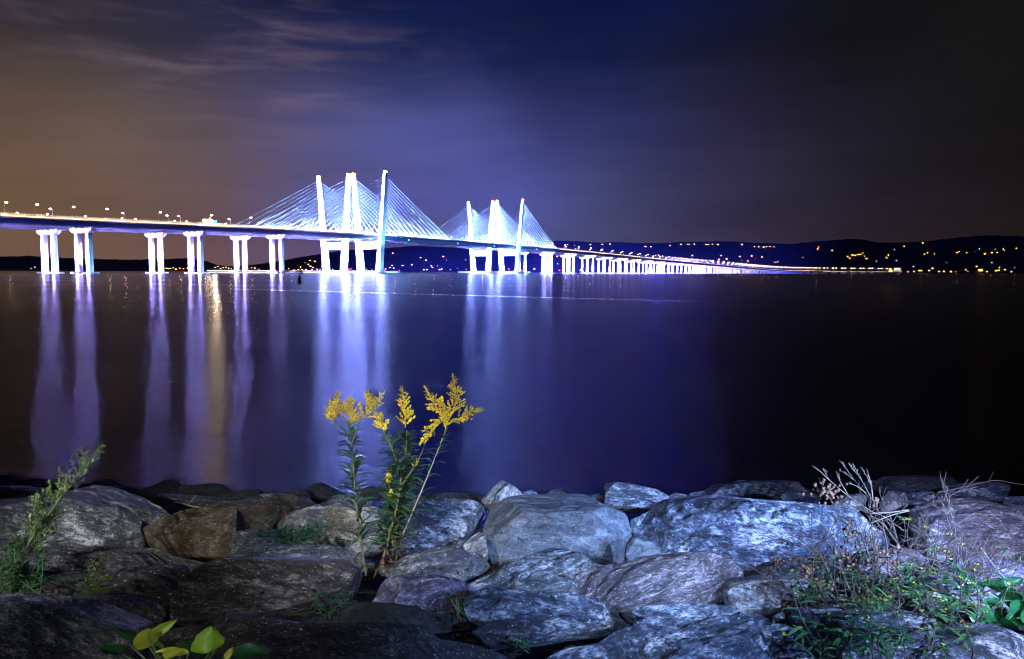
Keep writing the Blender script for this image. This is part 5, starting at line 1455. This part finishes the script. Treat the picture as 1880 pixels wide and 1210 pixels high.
def weed_tall():
    rng = random.Random(21)
    path = pxpath([(30, 1050), (58, 990), (89, 945), (128, 890), (158, 858), (186, 820)], 3.0, 3.05)
    root = empty('mugwort', path[0]); org = np.array(path[0])
    tag(root, 'tall feathery grey-green weed leaning right across the big grey boulder', 'plant')
    sub = [p - org for p in path]
    st = MB(); st.tube(sub, [.005 * (1 - .75 * i / len(sub)) for i in range(len(sub))], 6)
    lv = MB()
    for k in range(60):
        t = .05 + .93 * k / 60
        p, g = along(sub, t)
        dd = rdir(rng, .5) + .8 * g; dd /= np.linalg.norm(dd)
        L = .17 * (1 - t) ** .7 * rng.uniform(.6, 1.2) + .02
        b = smooth_path([p, p + dd * L * .5, p + dd * L + np.array([0, 0, -.08 * L])], 5)
        st.tube(b, .0014, 3)
        for j in range(int(5 + L * 150)):
            q, gg = along(b, .1 + .9 * rng.random())
            lv.blade(q, rdir(rng, .25) + gg, rng.uniform(.016, .040) * (1 - .5 * t), .0082, .4, seg=3)
    for k in range(90):
        t = .72 + .28 * rng.random(); p, g = along(sub, t)
        lv.blob(p + rng.uniform(.002, .022) * (1.2 - t) * 2 * rdir(rng, .2), rng.uniform(.002, .0045))
    st.build('stem', stem_green, root); lv.build('foliage', leaf_mug, root)


weed_tall()


def bushy(name, label, px0, px1, py0, py1, d, n, L, W, mat, seed, nst=9, hgt=.2, up=.6):
    rng = random.Random(seed)
    c = PP((px0 + px1) / 2, py1, d)
    root = empty(name, c); tag(root, label, 'plant')
    st, lv = MB(), MB()
    for s in range(nst):
        a = PP(rng.uniform(px0, px1) * .5 + (px0 + px1) * .25, py1 - rng.uniform(0, 8), d) - c
        b = PP(rng.uniform(px0, px1), rng.uniform(py0, py0 + (py1 - py0) * .6), d + rng.uniform(-.12, .12)) - c
        path = smooth_path([a, (a + b) / 2 + rdir(rng, .1) * .02, b], 5)
        st.tube(path, [.0022 * (1 - .6 * i / len(path)) for i in range(len(path))], 4)
        for k in range(n // nst):
            p, g = along(path, rng.uniform(.1, 1) ** .8)
            lv.blade(p, rdir(rng, up * rng.random()) + .3 * g, L * rng.uniform(.5, 1.2), W * rng.uniform(.7, 1.2), .6, seg=4)
    st.build('stem', stem_green, root); lv.build('foliage', mat, root)
    return root


bushy('mugwort', 'dim dark-leaved weed clump low at the left edge', -40, 120, 985, 1098, 2.95, 700, .045, .010, leaf_dark, 31, 14)
bushy('mugwort', 'pale-leaved sprig with two feathery spikes, on the dark slab at the left', 150, 216, 992, 1068, 2.95, 90, .03, .007, leaf_mug, 32, 3)
bushy('low_weed', 'bright green low sprout below the pale-leaved sprig', 128, 222, 1058, 1100, 2.75, 36, .045, .022, leaf_bright, 33, 5)
bushy('clover', 'dark green clover-like patch between pale rocks, left of the goldenrod', 470, 612, 958, 1004, 3.6, 620, .026, .015, leaf_green, 34, 26, up=.9)
bushy('low_weed', 'thin weed with a bare bent stem at the left end of the clover patch', 440, 515, 930, 975, 3.75, 22, .035, .007, leaf_mug, 35, 4)
bushy('low_weed', 'dim leafy tuft in the shadowed gap at lower middle', 545, 655, 1085, 1150, 2.75, 240, .03, .010, leaf_dark, 36, 10)
bushy('low_weed', 'sparse green weed at the bottom edge right of the middle', 950, 985, 1145, 1200, 2.5, 40, .03, .009, leaf_dark, 37, 3)


def grass_tuft(label, px, py, d, n, h, seed, mat, spread=.05):
    rng = random.Random(seed); c = PP(px, py, d); mb = MB()
    for k in range(n):
        b = np.array([rng.uniform(-spread, spread) * .5, rng.uniform(-spread, spread) * .5, -.02])
        mb.blade(b, np.array([rng.uniform(-.6, .6), rng.uniform(-.4, .4), 1.0]), h * rng.uniform(.5, 1.15), .0035, rng.uniform(.1, .9), seg=5, shape=.3)
    o = mb.build('grass_tuft', mat); o.location = c; tag(o, label, 'grass')


grass_tuft('grass tuft with one dry blade, right of the purple rock', 852, 1130, 2.75, 26, .13, 41, leaf_mug)
grass_tuft('seedy pale grass tuft on the deep blue slab', 884, 1122, 2.78, 14, .11, 42, leaf_mug)
grass_tuft('short dark grass at the right edge on the rose-grey slab', 1860, 1022, 3.4, 40, .07, 43, leaf_dark, .16)


def broadleaf(mb, base, tipv, L, W, side, rng, curl=.25, nx=9, ny=22):
    """a broad leaf with a channelled midrib, raised side veins, a wavy edge and a bent tip"""
    base = np.array(base, float); d = tipv / np.linalg.norm(tipv); side = side / np.linalg.norm(side); up = np.cross(side, d)
    if up[2] < 0: up = -up
    p = base.copy(); vs = []; dd = d.copy(); ph = rng.uniform(0, 6)
    for i in range(ny + 1):
        t = i / ny
        hw = .5 * W * max(.02, math.sin(pi * t ** .72) ** .75 * (1 - .25 * t)) if 0 < t < 1 else .01 * W
        for k in range(nx):
            x = -1 + 2 * k / (nx - 1)
            z = .16 * W * abs(x) ** 1.3 - .05 * W * x * x * math.sin(7 * t + ph)
            z += .022 * W * math.sin((t * 9 - abs(x) * 1.9) * 2 * pi) * min(1, abs(x) * 3) * (1 - abs(x) * .5)
            z += .05 * W * math.sin(11 * t + 3 * x + ph) * x * x
            vs.append(p + side * x * hw * (1 + .04 * math.sin(23 * t + ph + x)) + up * z)
        dd = dd - up * curl / ny * (1.8 * t); dd /= np.linalg.norm(dd); p = p + dd * L / ny
    fs = [(i * nx + k, i * nx + k + 1, (i + 1) * nx + k + 1, (i + 1) * nx + k) for i in range(ny) for k in range(nx - 1)]
    mb.add(vs, fs)
    q = [vs[i * nx + nx // 2] - up * .004 * W for i in range(ny + 1)]
    mb.tube(q, [.018 * W * (1 - .8 * i / ny) + .0003 for i in range(ny + 1)], 4)


def big_leaves():
    rng = random.Random(51); d = 1.75
    c = PP(330, 1245, d)
    root = empty('broad_leaved_plant', c); tag(root, 'bright broad-leaved plant poking up at the bottom edge, lower left', 'plant')
    st = MB()
    specs = [  # base px, tip px, width px, material, fold, depth shift
        ((243, 1188), (303, 1162), 26, leaf_yellow, .0), ((272, 1168), (326, 1143), 17, leaf_bright, -.02), ((264, 1172), (207, 1166), 17, leaf_deep, .03),
        ((384, 1200), (388, 1152), 50, leaf_bright, -.03), ((425, 1200), (490, 1203), 26, leaf_deep, .02), ((345, 1200), (290, 1198), 15, leaf_yellow, -.03),
        ((225, 1202), (180, 1190), 22, leaf_deep, .04), ((276, 1180), (300, 1192), 15, leaf_bright, .0), ((330, 1190), (350, 1182), 20, leaf_deep, .05), ((412, 1212), (428, 1190), 10, leaf_yellow, -.03), ((300, 1202), (335, 1196), 14, leaf_yellow, -.04), ((395, 1195), (370, 1205), 14, leaf_yellow, -.02)]
    for b, t, w, mt, dz in specs:
        pb = PP(b[0], b[1], d + dz) - c; pt = PP(t[0], t[1], d + dz + rng.uniform(-.06, .06)) - c
        v = pt - pb; L = np.linalg.norm(v)
        sv = np.cross(v / L, F); sv /= np.linalg.norm(sv)
        sv = sv * .93 + F * rng.uniform(-.35, .35)
        mb = MB(); broadleaf(mb, pb, v + np.array([0, 0, .10 * L]), L * 1.08, w * 1.35 * d / 1300.0, sv, rng, .5)
        mb.build('leaf', mt, root)
        mid = np.array([(pb[0]) * .6, (pb[1]) * .6, pb[2] * .4])
        st.tube(smooth_path([np.array([pb[0] * .3, pb[1] * .3, 0]), mid, pb], 5), .0022, 5)
    st.build('stem', stem_green, root)


big_leaves()

# ---- dry thicket at the right
def dead_twigs():
    rng = random.Random(61); d = 3.35
    c = PP(1610, 950, d); root = empty('dead_shrub', c)
    tag(root, 'bleached bare twigs of a dead shrub standing up against the black water', 'plant')
    tw = [[(1600, 939), (1557, 910), (1522, 881), (1505, 865), (1491, 855)], [(1522, 881), (1515, 868), (1510, 859)], [(1557, 908), (1543, 885), (1535, 865)], [(1606, 930), (1588, 905), (1566, 878), (1552, 858), (1546, 849)],
          [(1566, 880), (1553, 870), (1542, 864)], [(1604, 925), (1592, 900), (1578, 875), (1566, 851)], [(1603, 930), (1601, 900), (1592, 876), (1580, 857)], [(1602, 915), (1599, 888), (1591, 861)], [(1590, 905), (1573, 893), (1557, 887)], [(1600, 939), (1625, 950), (1660, 975)], [(1580, 878), (1566, 862), (1560, 852)]]
    mb = MB()
    for t in tw:
        p = [q - c for q in pxpath(t, d, d + rng.uniform(-.08, .08), 6)]
        mb.tube(p, [.0024 * (1 - .6 * i / len(p)) for i in range(len(p))], 5)
        for k in range(5):
            q, g = along(p, rng.uniform(.4, 1)); mb.blob(q + rdir(rng, .3) * .003, .0035)
            mb.tube([q, q + (rdir(rng, .6) + g) * rng.uniform(.006, .014)], .0013, 3)
    mb.build('twig', twig_pale, root)
    sh = MB()
    for k in range(70):
        sh.sphere(PP(rng.gauss(1515, 13), rng.gauss(902, 9), d + rng.uniform(-.03, .03)) - c, rng.uniform(.006, .010), 6, 5)
    for k in range(14):
        sh.sphere(PP(rng.gauss(1608, 5), rng.gauss(923, 7), d + rng.uniform(-.03, .03)) - c, rng.uniform(.005, .009), 6, 5)
    sh.build('seed_head', seed_m, root)


dead_twigs()


def seed_shrub():
    rng = random.Random(62); d = 2.95
    c = PP(1640, 1110, d); root = empty('seed_shrub', c)
    tag(root, 'tangled brown shrub full of round dry seed heads, centre of the right-hand thicket', 'plant')
    mb, pm = MB(), MB()
    stems = [([(1619, 958), (1657, 1010), (1677, 1027), (1655, 1070)], .006), ([(1670, 1040), (1702, 1078)], .007), ([(1610, 975), (1640, 1003), (1695, 1012)], .004), ([(1720, 990), (1690, 1018), (1665, 1035)], .004), ([(1638, 970), (1650, 1000)], .003),
             ([(1500, 1098), (1560, 1080), (1597, 1062)], .003), ([(1470, 1050), (1505, 1085)], .0025), ([(1460, 1096), (1484, 1096)], .0022)]
    for t, r in stems:
        p = [q - c for q in pxpath(t, d + .1, d + rng.uniform(-.1, .1), 6)]; mb.tube(p, r * .75, 6)
    for t, r in [([(1606, 1098), (1680, 1090), (1760, 1102), (1815, 1106)], .007), ([(1675, 1084), (1730, 1092), (1812, 1112)], .006), ([(1598, 943), (1640, 940), (1668, 936)], .003), ([(1600, 960), (1640, 945), (1670, 938)], .0025), ([(1480, 1060), (1520, 1095)], .0022), ([(1620, 1140), (1660, 1105)], .003)]:
        p = [q - c for q in pxpath(t, d - .08, d - .02, 6)]; sm = MB(); sm.tube(p, r * .8, 6); sm.build('bleached_twig', twig_pale, root)
    tips = []
    def grow(p, dv, L, r, lv):
        dv = dv / np.linalg.norm(dv); pts = [p]; q_ = p
        for i in range(4):
            dv = dv + np.array([rng.gauss(0, .16), rng.gauss(0, .12), rng.gauss(0, .14)]); dv /= np.linalg.norm(dv)
            q_ = q_ + dv * L / 4; pts.append(q_)
        pth = smooth_path(pts, 3); mb.tube(pth, [r * (1 - .5 * i / len(pth)) for i in range(len(pth))], 4)
        if lv == 0: tips.append(q_); return
        for k in range(rng.choice((2, 3, 3))):
            b, g = along(pth, rng.uniform(.35, 1)); e = g + np.array([rng.gauss(0, .55), rng.gauss(0, .4), rng.gauss(.1, .4)])
            grow(b, e, L * rng.uniform(.5, .8), r * .62, lv - 1)
    for x, y, dx, dz in ((1660, 1105, -.35, .9), (1690, 1100, .1, 1), (1640, 1110, -.7, .7), (1600, 1115, -.9, .45), (1570, 1110, -.5, .8), (1720, 1105, .5, .7), (1620, 1080, -.3, .8), (1680, 1120, .9, .4), (1540, 1105, -.8, .3), (1750, 1125, .6, .8), (1650, 1150, -.4, .7), (1600, 1160, .2, .8), (1540, 1150, -.3, .9), (1700, 1160, .4, .8), (1765, 1100, .2, .9), (1490, 1110, -.6, .6), (1655, 1060, -.5, .9), (1690, 1050, .3, 1), (1630, 1050, -.2, 1), (1720, 1080, .1, 1), (1740, 1150, .3, 1), (1560, 1080, -.7, .5), (1600, 1180, -.5, .6), (1690, 1190, .1, 1), (1500, 1140, -.4, .5), (1760, 1180, -.3, 1), (1800, 1160, .3, .9), (1830, 1190, -.4, .9), (1730, 1200, .2, 1), (1790, 1110, -.6, .8), (1640, 1200, -.2, 1), (1570, 1200, -.4, .9), (1530, 1070, -.3, 1), (1500, 1090, -.5, .9), (1575, 1050, .1, 1), (1610, 1040, -.3, 1), (1480, 1130, -.6, .7), (1520, 1170, -.3, 1), (1645, 1035, .2, 1), (1700, 1060, .5, 1), (1745, 1070, .3, 1)):
        grow(PP(x, y, d + rng.uniform(-.15, .2)) - c, np.array([dx, rng.uniform(-.2, .2), dz]), rng.uniform(.14, .27), .0042, 3)
    for tp in tips[::5]:
        pm.blob(tp, .003)
    for k in range(60):
        x, y = rng.gauss(1590, 75), rng.gauss(1070, 48)
        if y < 965: continue
        a = PP(x, y, d + rng.uniform(-.25, .22)) - c
        b = a + np.array([rng.gauss(0, .07), rng.gauss(0, .05), rng.gauss(.01, .045)])
        mb.tube(smooth_path([a, (a + b) / 2 + rdir(rng, 0) * .01, b], 3), rng.uniform(.0009, .0022), 4)
    mb.build('twig', twig_brown, root)
    cl = [(1515, 1075, 9, 22), (1555, 970, 10, 14), (1595, 1035, 14, 26), (1550, 1020, 12, 20), (1450, 1110, 9, 22), (1430, 1028, 7, 9), (1480, 1045, 12, 14), (1590, 1092, 12, 18), (1620, 1010, 14, 14), (1715, 1100, 9, 10), (1625, 1066, 10, 10), (1500, 1105, 12, 16), (1465, 1075, 8, 10), (1560, 1000, 10, 10), (1640, 1030, 12, 12)]
    for x, y, s, n in cl:
        sh = MB()
        for k in range(n): sh.sphere(PP(rng.gauss(x, s), rng.gauss(y, s * .7), d + rng.uniform(-.08, .06)) - c, rng.uniform(.0055, .0095), 6, 5)
        sh.build('seed_head', seed_m, root)


seed_shrub()


def burr_thicket():
    rng = random.Random(63); d = 2.7
    c = PP(1680, 1150, d); root = empty('burr_plant', c)
    tag(root, 'sprawling green thicket with small yellow burr buds, lower right', 'plant')
    st, lv, bd = MB(), MB(), MB()
    for k in range(84):
        x, y = rng.uniform(1500, 1800), rng.uniform(1075, 1215)
        dq = min(d + .1, depth_at(min(y + 25, 1215)) - .06)
        a = PP(x, min(y + 30, 1225), dq + rng.uniform(-.05, .06)) - c
        b = PP(x + rng.gauss(0, 35), y - rng.uniform(10, 85), dq + rng.uniform(-.16, .12)) - c
        p = smooth_path([a, (a + b) / 2 + rdir(rng, .2) * .02, b], 5)
        st.tube(p, rng.uniform(.0012, .0025), 4)
        for j in range(7):
            q, g = along(p, rng.uniform(.2, 1)); lv.blade(q, rdir(rng, .2) + .4 * g, rng.uniform(.03, .085), rng.uniform(.008, .017), .8, seg=5)
        if rng.random() < .85:
            q = p[-1]
            for j in range(5): bd.blob(q + rdir(rng, .3) * .006, .0048)
            for j in range(5): lv.blade(q, rdir(rng, .4), .017, .004, .3, seg=2)
    for x, y in ((1700, 970), (1742, 982), (1766, 1000), (1724, 1008), (1738, 1014), (1668, 955), (1784, 1066), (1810, 1066), (1836, 1115), (1660, 955), (1730, 1105), (1806, 1092)):
        a = PP(x + rng.uniform(-25, 10), y + rng.uniform(40, 90), d + .25) - c; b = PP(x, y, d + .2) - c
        p = smooth_path([a, (a + b) / 2 + rdir(rng, .1) * .015, b], 5); st.tube(p, .0017, 4)
        for j in range(7): bd.blob(b + rdir(rng, .3) * .008, .0055)
        for j in range(6): lv.blade(b, rdir(rng, .5), .03, .006, .4, seg=3)
    st.build('stem', stem_dark, root); lv.build('foliage', leaf_green, root); bd.build('blossom', bur_yellow, root, smooth=False)


burr_thicket()


def broad_clump():
    rng = random.Random(64); d = 2.8
    c = PP(1840, 1120, d); root = empty('broad_leaved_weed', c)
    tag(root, 'clump of large emerald leaves at the right edge under the lilac-grey slab', 'plant')
    st = MB()
    specs = [((1800, 1085), (1765, 1057), 22), ((1850, 1080), (1805, 1075), 30), ((1840, 1075), (1880, 1066), 26), ((1880, 1100), (1835, 1100), 46), ((1850, 1140), (1890, 1100), 44), ((1840, 1150), (1870, 1150), 30), ((1870, 1135), (1900, 1130), 36), ((1800, 1120), (1835, 1145), 26), ((1780, 1130), (1812, 1162), 14), ((1755, 1120), (1725, 1090), 16), ((1840, 1110), (1800, 1105), 22), ((1850, 1120), (1815, 1135), 24), ((1790, 1075), (1750, 1085), 14), ((1860, 1090), (1830, 1060), 20), ((1880, 1150), (1850, 1125), 26)]
    for i, (b, t, w) in enumerate(specs):
        dz = rng.uniform(-.08, .08)
        pb = PP(b[0], b[1], d + dz) - c; pt = PP(t[0], t[1], d + dz + rng.uniform(-.06, .06)) - c
        v = pt - pb; L = np.linalg.norm(v); sv = np.cross(v / L, F); sv /= np.linalg.norm(sv); sv = sv * .85 + F * rng.uniform(-.6, .6)
        mb = MB(); broadleaf(mb, pb, v + np.array([0, 0, .12 * L]), L * 1.08, w * d / 1300, sv, rng, .7)
        mb.build('leaf', leaf_emerald, root)
        st.tube(smooth_path([np.array([pb[0] * .4, pb[1] * .4 + .02, -.06]), pb * .7 + np.array([0, 0.01, -.02]), pb], 4), .002, 4)
    st.build('stem', stem_green, root)


broad_clump()


def mint():
    rng = random.Random(65); d = 3.0
    p = pxpath([(1585, 1040), (1575, 1005), (1560, 975), (1550, 950), (1544, 928)], d, d)
    c = np.array(p[0]); root = empty('vine_shoot', c)
    tag(root, 'pale mint-green leafy shoot climbing through the seed heads onto the largest boulder', 'plant')
    q = [a - c for a in p]; st = MB(); st.tube(q, .0016, 4); lv = MB()
    for t, L in ((.12, .05), (.2, .055), (.3, .05), (.42, .045), (.5, .05), (.68, .045), (.74, .04), (.86, .03), (.95, .025), (.99, .02)):
        a, g = along(q, t); s = np.array([rng.choice((-1, 1)) * .8, -.3, .35])
        lv.blade(a, s, L, L * .5, .6, fold=.1, seg=5, shape=.45)
    st.build('stem', stem_green, root); lv.build('leaf', leaf_mint, root)


mint()


def lone_twigs():
    for lab, pts, d, r in (('thin bare twig lying over the rounded blue rock at the right water line', [(1720, 905), (1765, 895), (1800, 887), (1830, 882), (1860, 887), (1900, 893)], 4.9, .004),
                           ('dry straight stalk leaning at the right edge above the emerald leaves', [(1800, 1005), (1830, 1045), (1870, 1088)], 3.0, .0028),
                           ('pale root-like driftwood stick behind the brown boulder', [(318, 922), (335, 925), (355, 930), (390, 934)], 4.9, .009)):
        p = pxpath(pts, d, d, 6); c = np.array(p[0]); mb = MB(); q = [a - c for a in p]
        mb.tube(q, [r * (1 - .5 * i / len(q)) for i in range(len(q))], 6)
        mb.tube([q[len(q) // 2], q[len(q) // 2] + np.array([.05, .03, .06])], r * .4, 4)
        o = mb.build('twig', twig_pale); o.location = c; tag(o, lab, 'twig')


lone_twigs()


def leaf_litter():
    rng = random.Random(71); mb = MB()
    for k in range(260):
        px, py = (rng.uniform(0, 1880), rng.uniform(930, 1200)) if k >= 170 else (rng.gauss(740, 45), rng.gauss(1000, 25)) if k < 80 else (rng.uniform(360, 470), rng.uniform(1000, 1045)) if k < 95 else (rng.uniform(1400, 1800), rng.uniform(1020, 1190))
        p = PP(px, py, depth_at(py) - .08)
        mb.blade(p, rdir(rng, rng.uniform(-.3, .5)), rng.uniform(.02, .05), rng.uniform(.01, .022), rng.uniform(-1, 1.2), seg=4)
    o = mb.build('leaf_litter', leaf_brown); tag(o, 'brown dead leaves caught between the rocks', 'leaves', kind='stuff')


leaf_litter()


# ------------------------------------------------------------------ labels that would repeat: say which one, counted from the left
def tell_apart():
    names = ['leftmost', 'second from left', 'third from left', 'fourth from left', 'fifth from left', 'sixth from left', 'seventh from left', 'eighth from left', 'ninth from left', 'tenth from left', 'eleventh from left', 'twelfth from left', 'thirteenth from left', 'fourteenth from left', 'fifteenth from left', 'sixteenth from left']
    by = {}
    for o in S.objects:
        if o.parent is None and o.get('label'): by.setdefault(o['label'], []).append(o)
    for lab, L in by.items():
        if len(L) < 2: continue
        def px(o):
            v = np.array(o.matrix_world.translation if o.type != 'EMPTY' else o.location) - CAM
            return np.dot(v, RT) / max(.01, np.dot(v, F))
        L.sort(key=px)
        for i, o in enumerate(L):
            if i < len(names) and i < len(L) - 1: o['label'] = '%s %s' % (names[i], lab)
            elif i == len(L) - 1 and i < len(names): o['label'] = 'rightmost ' + lab
    for o in S.objects:
        if o.parent is None and o.get('label') and len(o['label'].split()) > 16: print('LONG', o['label'])


tell_apart()
